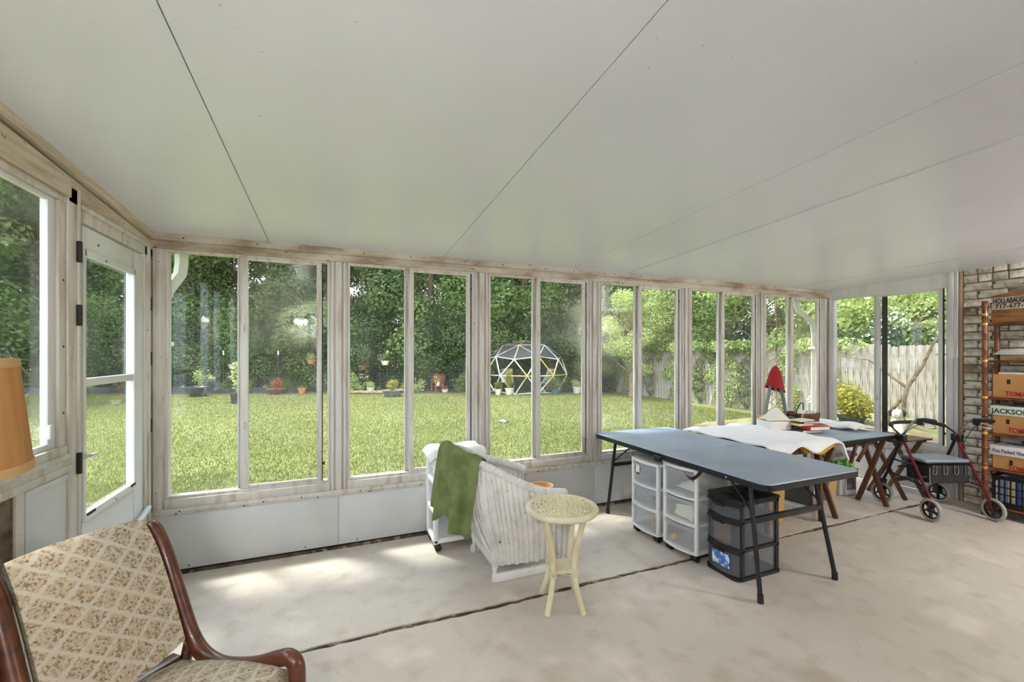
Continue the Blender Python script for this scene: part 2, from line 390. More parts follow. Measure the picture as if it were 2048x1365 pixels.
# windows 7 (beside the door) and further along, 1.0 m sill
WLs = [(1.46, 1.12), (.28, 1.10), (-.74, .95)]
for y0, ww in WLs:
    wcount[0] += 1
    o = prop(empty('window_%d' % wcount[0], (XL, y0, 0), R(90)), kind='structure')
    z0, z1 = 1.03, 2.215
    MB().rbox(0, ww, -.012, .062, z0, z0+.05, .004).rbox(0, ww, -.02, .0, z0-.01, z0+.012, .003).build('window_sill', M['metal'], o)
    MB().rbox(0, ww, -.006, .062, z1-.03, z1, .003).build('head', M['metal'], o)
    for x in (0, ww-.05): MB().rbox(x, x+.05, -.004, .062, z0+.04, z1-.03, .003).build('jamb', M['metal'], o)
    for xa, xb, d in ((.05, ww/2+.02, .03), (ww/2-.02, ww-.05, .008)):
        MB().rbox(xa, xa+.05, d, d+.022, z0+.05, z1-.03, .003).rbox(xb-.055, xb, d, d+.022, z0+.05, z1-.03, .003).rbox(xa, xb, d+.001, d+.021, z0+.05, z0+.075, .002).rbox(xa, xb, d+.001, d+.021, z1-.05, z1-.03, .002).build('sash', M['metal_clean'], o)
        MB().box(xa+.04, xb-.04, d+.009, d+.013, z0+.06, z1-.04).build('pane', M['glass'], o)
    MB().rbox(ww-.13, ww-.1, -.012, .008, z0+.1, z0+.16, .004).build('latch', M['door'], o)
    for z in (z0+.2, z0+.5, z0+.8): screw(o, (ww-.02, -.0045, z), (R(90), 0, 0))
for y0, ww in WLs[:2]:
    if y0 > 0.2: lbox(MB(), y0-.08, y0, -.008, .07, 0, 2.22).build('post', M['metal'], wl)
lbox(lbox(MB(), YF, 2.585, -.014, .06, .955, 1.03), YF, 2.6, -.02, .0, .965, .99).build('rail', M['metal'], wl)
for a, b, mm in ((2.285, 2.60, 'panel'), (1.46, 2.235, 'grime'), (.3, 1.44, 'panel'), (YF, .28, 'panel')):
    lbox(MB(), a, b, -.004, .05, .03, .955).build('kick_panel', M[mm], wl)
lbox(MB(), 2.235, 2.285, -.012, .06, 0, .955).build('stud', M['metal'], wl)
lbox(lbox(MB(), 2.292, 2.31, -.012, .0, .03, .95), 2.30, 2.59, -.01, .0, .925, .95).build('panel_bead', M['panel'], wl)
# ---- door leaf
d = prop(empty('door_1', (XL, yD0, 0), R(90)), kind='structure'); wd = yD1-yD0
mb = MB(); gl0, gl1 = .045, wd-.145
mb.rbox(.004, gl0, .0, .035, .02, 2.125, .003).rbox(gl1, wd-.004, .0, .035, .02, 2.125, .003).rbox(gl0-.01, gl1+.01, .0, .035, 1.99, 2.125, .003).rbox(gl0-.01, gl1+.01, .0, .035, .02, .70, .003)
mb.build('door_leaf', M['door'], d)
mb = MB(); mb.rbox(gl0-.012, gl0+.014, -.012, .004, .68, 2.01, .003).rbox(gl1-.014, gl1+.02, -.012, .004, .68, 2.01, .003).rbox(gl0, gl1, -.012, .004, 1.975, 2.01, .003).rbox(gl0, gl1, -.014, .004, .675, .715, .003)
mb.build('glazing_frame', M['door'], d)
MB().rbox(gl0, gl1, -.006, .02, 1.335, 1.375, .004).build('glazing_bar', M['door'], d)
MB().box(gl0, gl1, .014, .018, 1.36, 1.99).build('pane', M['glass_dirty'], d)
MB().box(gl0, gl1, .008, .012, .70, 1.35).build('pane', M['glass'], d)
MB().rbox(gl1-.07, gl1-.01, -.018, -.01, .70, .715, .003).build('catch', M['dark'], d)
MB().rbox(gl0+.01, gl0+.09, -.018, -.01, .70, .715, .003).build('catch', M['dark'], d)
MB().rbox(.006, .03, -.03, .0, .99, 1.02, .004).tube([(.018, -.03, 1.005), (.018, -.045, 1.005), (.06, -.05, 1.005)], .008, 8).build('handle', M['metal_clean'], d)
MB().cyl((.46, -.045, .455), (.79, -.02, .5), .016, 12).cyl((.79, -.02, .5), (.83, .0, .505), .007, 8).rbox(.40, .46, -.05, .0, .445, .465, .004).build('door_closer', M['door'], d)
screw(d, (.2, -.001, 2.06)); screw(d, (.36, -.013, .69)); screw(d, (.25, -.013, 1.99))

# ---- end wall: two-light window, then brick wing
wr = prop(empty('wall_right'), kind='structure')
window((XR, 3.50, 0), R(-90), 1.12, .45, 2.19, .40, .03, 'metal_clean', dark_strip=.055)
wk = wcount[0]
def rb(mb, y0, y1, d0, d1, z0, z1, r=.003): return mb.rbox(XR+d0, XR+d1, y0, y1, z0, z1, r)
rb(rb(MB(), 3.50, YB+.02, -.01, .07, 0, 2.2), 3.515, 3.535, -.022, 0, .45, 2.2).build('post', M['metal'], wr)
rb(rb(rb(MB(), 2.30, 2.38, -.012, .08, 0, 2.36), 2.335, 2.375, -.024, .0, .0, 2.34), 2.30, 2.315, -.02, .0, 0, 2.36).build('post', M['metal_clean'], wr)
rb(MB(), 2.27, 2.30, -.006, .08, 0, 2.36).build('trim_board', mat('tan_trim', S(168, 142, 118), .6), wr)
V = []
for zf in (lambda y: 2.19, lambda y: ceil_z(XR, y)+.01):
    for x, y in ((XR-.012, 2.36), (XR+.08, 2.36), (XR+.08, YB), (XR-.012, YB)): V.append((x, y, zf(y)))
MB().hexa(V).build('header_beam', M['metal_clean'], wr)
rb(rb(MB(), 2.36, YB, -.02, .08, .408, .45), 2.36, YB, -.026, 0, .425, .437).build('sill_rail', M['metal'], wr)
rb(MB(), 2.36, 2.93, -.01, .05, .02, .41).build('kick_panel', M['panel'], wr)
rb(MB(), 2.936, YB, -.01, .05, .02, .41).build('kick_panel', M['panel'], wr)
# brick: each brick its own piece
M['brick'] = mat('whitewashed_brick', S(214, 207, 195), .85, c2=S(172, 160, 142), vs=9, lo=.46, hi=.66, c3=S(62, 52, 44), vs3=28, lo3=.6, hi3=.7, bump=.6, bs=45)
M['brick2'] = mat('bare_brick', S(164, 140, 120), .85, c2=S(112, 86, 70), vs=12, lo=.4, hi=.6, c3=S(190, 182, 168), vs3=20, lo3=.55, hi3=.66, bump=.6, bs=45)
M['mortar'] = mat('mortar', S(150, 140, 122), .95, c2=S(110, 98, 82), vs=14, bump=.5, bs=60)
MB().box(XR+.012, XR+.12, YF, 2.285, 0, 2.75).build('mortar_bed', M['mortar'], wr)
bms = []
for ln in (.198, .094):
    for k in range(2):
        b = MB(); b.rbox(-.035, .012, -ln/2, ln/2, -.034, .034, .006, 2); me = b.mesh('brick')
        for v in me.vertices: v.co += Vector((random.uniform(-.002, .002), random.uniform(-.002, .002), random.uniform(-.002, .002)))
        me.materials.append(M['brick2'] if k else M['brick']); bms.append(me)
def put_brick(kind, y, z):
    me = bms[kind*2+(1 if random.random() < .18 else 0)]
    o = bpy.data.objects.new('brick', me); COL.objects.link(o); o.parent = wr
    o.location = (XR+.03+random.uniform(-.004, .003), y, z); o.rotation_euler = (random.choice((0, math.pi)), 0, 0)
course = .0815
for j in range(30):
    z = .041+j*course; y = 2.262; head = (j in (27, 28))
    if z > ceil_z(XR, 1.5)+.02: break
    if not head:
        if j % 2: put_brick(1, y-.048, z); y -= .107
    while y > .95:
        ln = .094 if head else .198
        if z+.03 < ceil_z(XR, y)+.05: put_brick(1 if head else 0, y-ln/2, z)
        y -= ln+.012
def brick_tex(name, ca, cb, mo, sc=1.0):
    m, t, p = newmat(name); tcn = nd(t, 'ShaderNodeTexCoord'); mp = nd(t, 'ShaderNodeMapping')
    sp = nd(t, 'ShaderNodeSeparateXYZ'); cb_ = nd(t, 'ShaderNodeCombineXYZ'); ad = nd(t, 'ShaderNodeMath', operation='ADD')
    t.links.new(tcn.outputs['Object'], sp.inputs[0]); t.links.new(sp.outputs[0], ad.inputs[0]); t.links.new(sp.outputs[1], ad.inputs[1])
    t.links.new(ad.outputs[0], cb_.inputs[0]); t.links.new(sp.outputs[2], cb_.inputs[1])
    b = nd(t, 'ShaderNodeTexBrick', Color1=ca, Color2=cb, Mortar=mo, Scale=1.0); b.inputs['Brick Width'].default_value = .21; b.inputs['Row Height'].default_value = .0815; b.inputs['Mortar Size'].default_value = .007
    t.links.new(cb_.outputs[0], b.inputs['Vector']); f, _ = noise_mask(t, 14, .5, .65, 5); c = mixc(t, f, b.outputs['Color'], S(80, 68, 56)); t.links.new(c, p.inputs['Base Color'])
    p.inputs['Roughness'].default_value = .9
    bp = nd(t, 'ShaderNodeBump', Strength=.6, Distance=.01); bp.invert = True; t.links.new(b.outputs['Fac'], bp.inputs['Height']); t.links.new(bp.outputs['Normal'], p.inputs['Normal'])
    return m
M['bricktex'] = brick_tex('brick_courses', S(172, 162, 142), S(146, 134, 112), S(104, 92, 76))
MB().box(XR-.005, XR+.012, YF, .94, 0, 2.75).build('brick_face', M['bricktex'], wr)
# house wall behind the camera and the wing beyond the end window
wf = prop(empty('wall_front'), kind='structure')
M['siding'] = mat('house_siding', S(214, 210, 200), .6, c2=S(200, 194, 182), vs=2)
MB().box(XL-.1, XR+.1, YF-.12, YF, 0, 2.75).build('house_siding', M['siding'], wf)
MB().rbox(XR+.12, 9.6, 1.95, 2.2, -.15, 2.9, .004).build('brick_wing', M['bricktex'], wr)
dd = prop(empty('door_2', (.05, YF, 0)), kind='structure')
MB().rbox(-.45, .45, .0, .04, .01, 2.05, .004).build('door_leaf', M['door'], dd)
MB().rbox(-.3, .3, .035, .045, 1.15, 1.95, .003).build('pane', mat('dark_lite', S(60, 78, 100), .08), dd)
MB().rbox(-.52, -.45, 0, .06, 0, 2.12, .004).rbox(.45, .52, 0, .06, 0, 2.12, .004).rbox(-.52, .52, 0, .06, 2.05, 2.12, .004).build('door_casing', M['door'], dd)
MB().lathe([(.02, 0), (.028, .02), (.0, .05)], 14, M=Matrix.Translation((.38, .04, 1.0)) @ Matrix.Rotation(R(-90), 4, 'X')).build('door_knob', M['metal_clean'], dd)
# lamp on the house wall (its two bulbs mirror in the glass), plus added fill
def wall_lamp(x, lab, LAMP):
    t = thing('wall_lamp', lab, 'lamp', (x, YF, 2.06), 0, 'lamps on the house wall')
    MB().rbox(-.12, .12, 0, .03, -.04, .04, .008).build('back_plate', M['metal_clean'], t)
    for s in (-1, 1):
        MB().tube([(s*.07, .02, 0), (s*.07, .09, .0), (s*.07, .11, -.02)], .01, 8).build('arm', M['metal_clean'], t)
        MB().lathe([(.016, .03), (.032, .0), (.03, -.03), (.012, -.05)], 16, (s*.07, .11, -.03)).build('bulb', emis('bulb', (1, .93, .84, 1), 12), t)
    l = bpy.data.lights.new('lamp_light', 'POINT'); l.energy = LAMP; l.shadow_soft_size = .03; l.color = (1, .97, .94)
    lo = bpy.data.objects.new('lamp_light', l); COL.objects.link(lo); lo.parent = t; lo.location = (0, .22, -.06)
wall_lamp(-.52, 'twin bulb lamp on the house wall beside the glazed house door', 15)
wall_lamp(5.17, 'added twin bulb fill lamp on the house wall away from the house door', 32)  # added fill lamp, brightens the floor towards the brick end
# ---- gutter and downspouts outside
g = thing('gutter', 'white gutter running along the outer eave above the long window wall', 'gutter', (0, 0, 0))
MB().rbox(XL-.25, XR+.25, YB+.16, YB+.30, 2.235, 2.36, .012).build('trough', M['white_gutter'], g)
MB().rbox(XL-.22, XR+.22, YB+.115, YB+.165, 2.215, 2.38, .006).build('fascia', M['white_gutter'], g)
def downspout(x, s, lab):
    t = thing('downspout', lab, 'downspout', (x, YB+.2, -.15))
    pts = [(0, .02, 2.42), (0, .02, 2.30), (s*.015, .015, 2.22), (s*.14, -.03, 2.09), (s*.165, -.05, 2.02), (s*.17, -.06, 1.9), (s*.17, -.06, .12), (s*.17, 0, .05), (s*.17, .12, .02)]
    mb = MB(); sm = []
    for i in range(len(pts)-1):
        for k in range(3): sm.append(Vector(pts[i]).lerp(Vector(pts[i+1]), k/3))
    sm.append(Vector(pts[-1])); mb.tube(sm, .042, 4); mb.build('pipe', M['white_gutter'], t)
    for z in (1.7, .5): MB().rbox(s*.17-.05, s*.17+.05, -.11, -.01, z, z+.03, .004).build('strap', M['white_gutter'], t)
downspout(-1.03, -.5, 'white downspout with an elbow outside the corner by the glazed door')
downspout(5.60, 1.35, 'white downspout with an elbow outside the corner by the brick wing')
# ================================================================ outdoors
GZ = -.15
M['lawn'] = mat('lawn_soil', S(100, 104, 58), .95, c2=S(112, 116, 68), vs=.5, lo=.35, hi=.7, c3=S(118, 112, 66), vs3=2.2, lo3=.6, hi3=.75, spec=.1, bump=.3, bs=30)
M['grass'] = leaf_mat('grass_blades', S(98, 106, 56), S(116, 122, 72), tl=.3, rough=.7)
M['leafA'] = leaf_mat('leaf_dark', S(54, 73, 41), S(96, 119, 66), S(74, 92, 50))
M['leafB'] = leaf_mat('leaf_mid', S(74, 98, 48), S(120, 141, 76), S(97, 119, 60))
M['leafC'] = leaf_mat('leaf_light', S(138, 156, 88), S(194, 206, 136), S(160, 178, 104))
M['leafY'] = leaf_mat('leaf_yellow', S(128, 134, 40), S(176, 160, 60))
M['leafP'] = leaf_mat('petal_pink', S(190, 84, 84), S(206, 128, 118))
M['leafR'] = leaf_mat('petal_red', S(150, 58, 48), S(170, 96, 74))
M['bark'] = mat('bark', S(84, 70, 56), .9, c2=S(54, 44, 36), vs=12, stretch=(3, 3, .5), bump=.6, bs=20)
M['bark2'] = mat('bark_light', S(150, 132, 106), .9, c2=S(104, 84, 62), vs=12, bump=.5, bs=30)
# lawn
n = 60; mb = MB()
def gh(x, y): return GZ+.02*math.sin(x*.5+1)*math.sin(y*.35)
lawn = prop(mesh_obj('lawn', MB().grid(lambda u, v: (-45+u*90, -6+v*56, gh(-45+u*90, -6+v*56)), 90, 56).mesh('lawn'), M['lawn']), kind='structure')
def lawn_edge(x): return 19.0-.40*x     # where the beds begin
def grass(n, box, lmin, lmax, wdt, fade=None):
    x = rng.uniform(box[0], box[1], n); y = rng.uniform(box[2], box[3], n)
    ok = (y < lawn_edge(x)-.3) & (x < 10.4) & ~((x > XL-.12) & (x < XR+.12) & (y < YB+.12)) & (y > 1.5)
    if fade: ok &= rng.random(n) < np.clip(1-(y-fade[0])/(fade[1]-fade[0]), 0, 1)
    x, y = x[ok], y[ok]; n = len(x); z = GZ+.02*np.sin(x*.5+1)*np.sin(y*.35)
    a = rng.uniform(0, 2*np.pi, n); h = rng.uniform(lmin, lmax, n); ln = rng.uniform(-.6, .6, (n, 2))*h[:, None]
    dx, dy = np.cos(a)*wdt, np.sin(a)*wdt
    V = np.empty((n, 3, 3)); V[:, 0] = np.c_[x-dx, y-dy, z-.005]; V[:, 1] = np.c_[x+dx, y+dy, z-.005]; V[:, 2] = np.c_[x+ln[:, 0], y+ln[:, 1], z+h]
    return V.reshape(-1, 3)
VV = np.concatenate([grass(330000, (-8, 12, 3.7, 12), .015, .04, .004, (6, 12)), grass(230000, (-14, 12, 5, 24), .02, .05, .008), grass(90000, (-9, -1.3, 1.5, 7), .015, .04, .005)])
go = mesh_obj('lawn_grass', fast_mesh('lawn_grass', VV, np.arange(len(VV)).reshape(-1, 3)), M['grass'])
prop(go, 'short green grass covering the back lawn', 'grass', kind='stuff')
# leaf clouds
def leaf_cloud(n, blobs, size, shell=.55, flat=.5):
    """blobs: (cx,cy,cz,rx,ry,rz). One bent leaf of four corners per point"""
    wts = np.array([b[3]*b[4]*b[5] for b in blobs])**.66; wts /= wts.sum(); idx = rng.choice(len(blobs), n, p=wts); B = np.array(blobs)[idx]
    d = rng.normal(size=(n, 3)); d /= np.linalg.norm(d, axis=1)[:, None]; r = shell+(1-shell)*rng.random(n)**.6
    r *= 1+.12*np.sin(d[:, 0]*9+idx)*np.sin(d[:, 2]*11+idx*2)
    P = B[:, :3]+d*B[:, 3:]*r[:, None]
    nn = d+rng.normal(size=(n, 3))*.6; nn[:, 2] += flat; nn /= np.linalg.norm(nn, axis=1)[:, None]
    t = np.cross(nn, rng.normal(size=(n, 3))); t /= np.linalg.norm(t, axis=1)[:, None]; b = np.cross(nn, t)
    s = size*rng.uniform(.6, 1.3, n)[:, None]
    V = np.stack([P-t*s*.5, P+b*s*.28-nn*s*.05, P+t*s*.5-nn*s*.12, P-b*s*.28-nn*s*.05], 1)
    return V.reshape(-1, 3)
def leaf_mesh(name, n, blobs, size, mat, shell=.55, flat=.5):
    V = leaf_cloud(n, blobs, size, shell, flat); me = fast_mesh(name, V, np.arange(len(V)).reshape(-1, 4)); me.materials.append(mat); return me
def rblobs(k, H, w0, z0, seed, rmin=.7, rmax=1.5):
    q = random.Random(seed); out = []
    for i in range(k):
        z = z0+(H-z0)*q.random(); f = 1-abs((z-z0)/(H-z0)-.42)*1.1; a = q.uniform(0, 6.28); rr = w0*f*math.sqrt(q.random()); r = q.uniform(rmin, rmax)
        out.append((rr*math.cos(a), rr*math.sin(a), z, r, r, r*.75))
    return out
def trunk_mesh(H, r, seed, lean=.3, branches=4):
    q = random.Random(seed); mb = MB(); pts = []; 
    lx, ly = q.uniform(-lean, lean), q.uniform(-lean, lean)
    for i in range(9):
        f = i/8; pts.append((lx*f*f+q.uniform(-.05, .05), ly*f*f+q.uniform(-.05, .05), H*f))
    mb.tube(pts, [r*(1-.75*i/8)*(1.35 if i == 0 else 1) for i in range(9)], 8)
    for k in range(branches):
        i = q.randint(2, 6); p = Vector(pts[i]); a = q.uniform(0, 6.28); l = H*q.uniform(.18, .3)
        mb.tube([p, p+Vector((math.cos(a)*l*.5, math.sin(a)*l*.5, l*.35)), p+Vector((math.cos(a)*l, math.sin(a)*l, l*.8))], [r*.4, r*.28, r*.08], 6)
    return mb.mesh('trunk')
TR = []
for k, (mt, H, sz) in enumerate((('leafA', 11, .17), ('leafA', 13, .18), ('leafB', 10, .17), ('leafB', 12, .18), ('leafA', 9, .16))):
    TR.append((leaf_mesh('foliage', 23000, rblobs(26, H, 2.7, 1.6, 40+k), sz, M[mt], .45), trunk_mesh(H*.92, .2, 60+k)))
for _, tm in TR: tm.materials.append(M['bark'])
SHR = [leaf_mesh('foliage', 13000, rblobs(14, 3.4, 1.3, .3, 80+k, .5, 1.0), .115, M[mt], .4) for k, mt in enumerate(('leafA', 'leafB', 'leafA', 'leafB'))]
STM = MB()
for k in range(5): STM.tube([(random.uniform(-.1, .1), random.uniform(-.1, .1), -.05), (random.uniform(-.5, .5), random.uniform(-.5, .5), 1.2), (random.uniform(-.8, .8), random.uniform(-.8, .8), 2.4)], [.04, .03, .01], 6)
STM = STM.mesh('stems'); STM.materials.append(M['bark'])
def plant(name, lab, cat, grp, fol, stem, loc, sc, rz, szz=None, sname='trunk'):
    t = thing(name, lab, cat, loc, rz, grp); t.scale = (sc, sc, szz or sc)
    f = mesh_obj('foliage', fol, None, t); s = mesh_obj(sname, stem, None, t); return t
q = random.Random(3)
x = -19.
while x < 15:
    y = lawn_edge(x)+q.uniform(2.6, 4.5); ti = q.randrange(5); fol, tr = TR[ti]
    plant('woodland_tree', 'tall %s tree in the woodland row behind the wire garden fence' % ('dark green', 'very tall dark green', 'mid green', 'very tall mid green', 'low dense dark green')[ti], 'tree', 'woodland trees behind the garden', fol, tr, (x, y, GZ), q.uniform(.85, 1.15), q.uniform(0, 6.28))
    x += q.uniform(1.7, 2.6)
x = -24.
while x < 20:
    y = lawn_edge(x)+q.uniform(7.5, 11); ti = q.randrange(5); fol, tr = TR[ti]
    plant('woodland_tree', '%s tree deep in the woodland behind the front row of trees' % ('dark green', 'towering dark green', 'mid green', 'towering mid green', 'dense dark green')[ti], 'tree', 'woodland trees further back', fol, tr, (x, y, GZ), q.uniform(1.1, 1.5), q.uniform(0, 6.28))
    x += q.uniform(2.4, 3.4)
x = -18.
while x < 12:
    y = lawn_edge(x)+q.uniform(1.3, 2.4)
    ti = q.randrange(4)
    plant('woodland_shrub', '%s shrub growing against the wire garden fence' % ('bushy dark green', 'bushy mid green', 'spreading dark green', 'spreading mid green')[ti], 'shrub', 'shrubs along the wire fence', SHR[ti], STM, (x, y, GZ), q.uniform(.75, 1.15), q.uniform(0, 6.28), sname='stems')
    x += q.uniform(1.0, 1.7)
# trees to the left of the porch
for (x, y, s) in ((-12.5, 21, 1.2), (-15, 19, 1.1), (-16.5, 15, 1.2), (-14.5, 24.5, 1.3), (-17, 11, 1.15), (-16, 8, 1.1), (-17, 4.5, 1.2)):
    ti = q.randrange(5); fol, tr = TR[ti]
    plant('woodland_tree', '%s tree beside the lawn on the glazed door side of the porch' % ('dark green', 'towering dark green', 'mid green', 'towering mid green', 'dense dark green')[ti], 'tree', 'trees on the door side of the lawn', fol, tr, (x, y, GZ), s, q.uniform(0, 6.28))
# light green trees over the plank fence
TL = [(leaf_mesh('foliage', 17000, rblobs(24, H, 1.9, 1.7, 140+k, .45, .95), .115, M['leafC' if k != 2 else 'leafB'], .4), trunk_mesh(H*.9, .13, 160+k, .5, 6)) for k, H in enumerate((6.5, 7.5, 7.0))]
for _, tm in TL: tm.materials.append(M['bark2'])
for k, (x, y, s) in enumerate(((12.6, 15.5, 1.1), (12.9, 13.2, 1.0), (12.7, 11.0, 1.0), (12.9, 9.2, 1.05), (12.6, 7.4, .95), (12.7, 5.8, 1.0), (12.9, 4.3, 1.05), (14.8, 14.4, 1.3), (15, 11.5, 1.35), (15.2, 8.4, 1.3), (15.2, 5.4, 1.35), (15.3, 2.4, 1.3))):
    fol, tr = TL[k % 3]
    plant('garden_tree', '%s leafy tree standing %s the weathered plank fence' % (('short pale green', 'tall pale green', 'mid green')[k % 3], 'just behind' if k < 7 else 'well back behind'), 'tree', 'trees behind the plank fence', fol, tr, (x, y, GZ), s, q.uniform(0, 6.28))
for k, (x, y, s) in enumerate(((10.3, 13.2, .62), (9.9, 14.9, .6))):
    fol, tr = TL[k*2]
    plant('garden_tree', ('bright feathery tree leaning over the lawn side of the plank fence', 'small bright tree at the fence corner beside the dome frame')[k], 'tree', None, fol, tr, (x, y, GZ), s, 1.3+k)
# plank fence, each plank a piece
FX = 11.1
pf = thing('plank_fence', 'weathered grey wooden plank fence along the side of the lawn', 'fence', (FX, 0, GZ))
M['plank'] = mat('grey_plank', S(176, 169, 156), .9, c2=S(136, 127, 112), vs=5, stretch=(6, 6, .5), c3=S(98, 88, 74), vs3=9, lo3=.56, hi3=.7, st3=(4, 4, .4), bump=.4, bs=20)
pms = []
for k in range(4):
    h = 1.80+.02*k; b = MB(); b.prism([(-.068, 0), (.068, 0), (.068, h-.03), (.045, h), (-.045, h), (-.068, h-.03)], -.009, .009, M=Matrix(((0, 0, 1, 0), (1, 0, 0, 0), (0, 1, 0, 0), (0, 0, 0, 1)))); me = b.mesh('plank'); me.materials.append(M['plank']); pms.append(me)
y = 1.2
while y < 15.8:
    o = bpy.data.objects.new('plank', random.choice(pms)); COL.objects.link(o); o.parent = pf; o.location = (random.uniform(-.006, .006), y, random.uniform(-.03, .02)); o.rotation_euler = (random.uniform(-.008, .008), 0, random.uniform(-.03, .03)); y += .144
for z in (.35, 1.45): MB().box(.012, .055, 1.1, 15.9, z, z+.09).build('rail', M['plank'], pf)
for k in range(7): MB().box(.055, .145, 1.2+k*2.4, 1.29+k*2.4, 0, 1.75).build('post', M['plank'], pf)
# back run of plank fence behind the dome
pb = thing('plank_fence', 'weathered plank fence running behind the dome frame', 'fence', (FX, 15.85, GZ), R(158))
for k in range(20):
    o = bpy.data.objects.new('plank', pms[k % 4]); COL.objects.link(o); o.parent = pb; o.location = (k*.144+.08, random.uniform(-.006, .006), random.uniform(-.4, -.36)); o.rotation_euler = (0, 0, R(90))
# climbers on the fence
IVY = []
for k in range(3):
    bl = [(0, random.uniform(-.3, .3), .3+i*.32, .12, .22+.1*random.random(), .25) for i in range(5)]+([(0, random.uniform(-.8, .8), 1.85, .25, .6, .2) for i in range(3)] if k != 1 else [])
    IVY.append(leaf_mesh('leaves', 1600, bl, .085, M['leafC' if k else 'leafB'], .5))
VST = MB()
for k in range(3): VST.tube([(0, random.uniform(-.2, .2), 0), (0, random.uniform(-.3, .3), .7), (0, random.uniform(-.4, .4), 1.4), (0, random.uniform(-.4, .4), 1.85)], .012, 5)
VST = VST.mesh('stems'); VST.materials.append(M['bark2'])
for k, y in enumerate((15.2, 14.6, 13.6, 12.9, 11.9, 11.1, 10.5, 10.0, 9.3, 8.8, 7.9, 6.6)):
    plant('climbing_vine', ('mid green vine spilling over the top of the weathered plank fence', 'pale green vine climbing up the weathered plank fence', 'pale green vine spilling over the top of the weathered plank fence')[k % 3], 'vine', 'vines on the plank fence', IVY[k % 3], VST, (FX-.06, y, GZ), 1.0, 0, sname='stems')
# ---- wire fence with white-topped stakes
wfz = thing('wire_fence', 'wire mesh garden fence on thin stakes along the woodland edge', 'fence', (0, 0, GZ))
M['wire'] = mat('wire', S(90, 96, 88), .5, .6); M['white'] = mat('white_paint', S(232, 232, 226), .5)
xs = [-13+2.15*i for i in range(11)]
P = [Vector((x, lawn_edge(x)+.75, 0)) for x in xs]
for p in P:
    MB().cyl(p, p+Vector((0, 0, 1.6)), .014, 6).build('stake', M['wire'], wfz)
    MB().cyl(p+Vector((0, 0, 1.58)), p+Vector((0, 0, 1.76)), .03, 8).build('stake_cap', M['white'], wfz)
mb = MB()
for i in range(len(P)-1):
    for z in np.arange(.1, 1.5, .14): mb.box(0, (P[i+1]-P[i]).length, -.0025, .0025, z-.0025, z+.0025, Matrix.Translation(P[i]) @ (P[i+1]-P[i]).to_track_quat('X', 'Z').to_matrix().to_4x4())
    for k in range(1, 15): c = P[i].lerp(P[i+1], k/15); mb.box(c.x-.002, c.x+.002, c.y-.002, c.y+.002, .1, 1.46)
mb.build('wire_mesh', M['wire'], wfz, smooth=False)
# black plastic edging
M['blackp'] = mat('black_plastic', S(44, 46, 48), .45, c2=S(70, 72, 74), vs=6)
M['mulch'] = mat('bed_soil', S(92, 76, 56), .95, c2=S(66, 54, 40), vs=8, bump=.6, bs=20)
mb = MB(); pts = [Vector((x, lawn_edge(x)+.1+.06*math.sin(x*3), 0)) for x in np.arange(-13, -1.2, .3)]
mb.path_wall([(p.x, p.y) for p in pts], .03, GZ-.02, GZ+.24); prop(mb.build('bed_edging', M['blackp']), 'rippled black plastic edging along the garden bed', 'edging')
bedp = MB(); pts = [(x, lawn_edge(x)) for x in np.arange(-14, 10.6, .6)]; pts2 = [(x, lawn_edge(x)+3) for x in np.arange(-14, 10.6, .6)]
prop(bedp.prism(pts+pts2[::-1], GZ-.1, GZ+.03).build('planting_bed', M['mulch']), kind='structure')
# ---- small garden things
M['terra'] = mat('terracotta', S(196, 132, 92), .7, c2=S(170, 108, 76), vs=8); M['ceram'] = mat('pale_pot', S(214, 206, 184), .5)
M['tealp'] = mat('teal_pot', S(70, 104, 112), .5); M['brownp'] = mat('brown_basin', S(110, 72, 52), .7, c2=S(78, 50, 38), vs=9); M['stone'] = mat('grey_stone', S(120, 120, 116), .85, c2=S(84, 84, 82), vs=12, bump=.5, bs=30)
def pot_mesh(mb, r, h, rim=1.12): return mb.lathe([(r*.72, 0), (r*.74, .01), (r, h*.86), (r*rim, h*.87), (r*rim, h), (r*rim*.9, h), (r*.88, h*.9), (.01, h*.88)], 20)
def potted(name, lab, loc, r, h, pm, fm, fr, fh, n=500, leaf=.07, grp=None, fcat='potted plant', spread=1.0):
    t = thing(name, lab, fcat, loc, 0, grp)
    pot_mesh(MB(), r, h).build('pot', M[pm], t)
    bl = [(random.uniform(-.3, .3)*fr, random.uniform(-.3, .3)*fr, h+fh*random.uniform(.25, .75), fr*.7, fr*.7, fh*.4) for _ in range(5)]
    mesh_obj('foliage', leaf_mesh('foliage', n, bl, leaf, M[fm], .2), None, t)
    s = MB()
    for k in range(4): s.tube([(0, 0, h*.8), (random.uniform(-.5, .5)*fr, random.uniform(-.5, .5)*fr, h+fh*.6)], [.012, .005], 5)
    s.build('stems', M['bark2'], t); return t
def G(x, dy=0): return (x, lawn_edge(x)+dy, GZ)
potted('potted_plant', 'big black pot with thin dry plant against the woodland shrubs', (-4.9, 19.9, GZ), .36, .36, 'blackp', 'leafC', .3, .75, 260)
potted('potted_plant', 'tall black pot with broad-leaved climber on a stake', (-3.03, 16.4, GZ), .14, .36, 'blackp', 'leafC', .17, .95, 260, .11)
potted('potted_plant', 'shallow brown basin with spiky red plants on the lawn edge', (-2.2, 19.6, GZ), .33, .22, 'brownp', 'leafR', .36, .42, 320)
potted('potted_plant', 'small white pot of leaves beside the black edging', (-3.6, 20.3, GZ), .1, .2, 'ceram', 'leafB', .2, .3, 200)
potted('potted_plant', 'pinkish terracotta pot beside the white picket panels', (-1.25, 19.3, GZ), .15, .24, 'terra', 'leafB', .1, .14, 60)
potted('potted_plant', 'low stone planter with yellow flowers on the lawn', (2.05, 17.0, GZ), .38, .24, 'stone', 'leafY', .3, .42, 700)
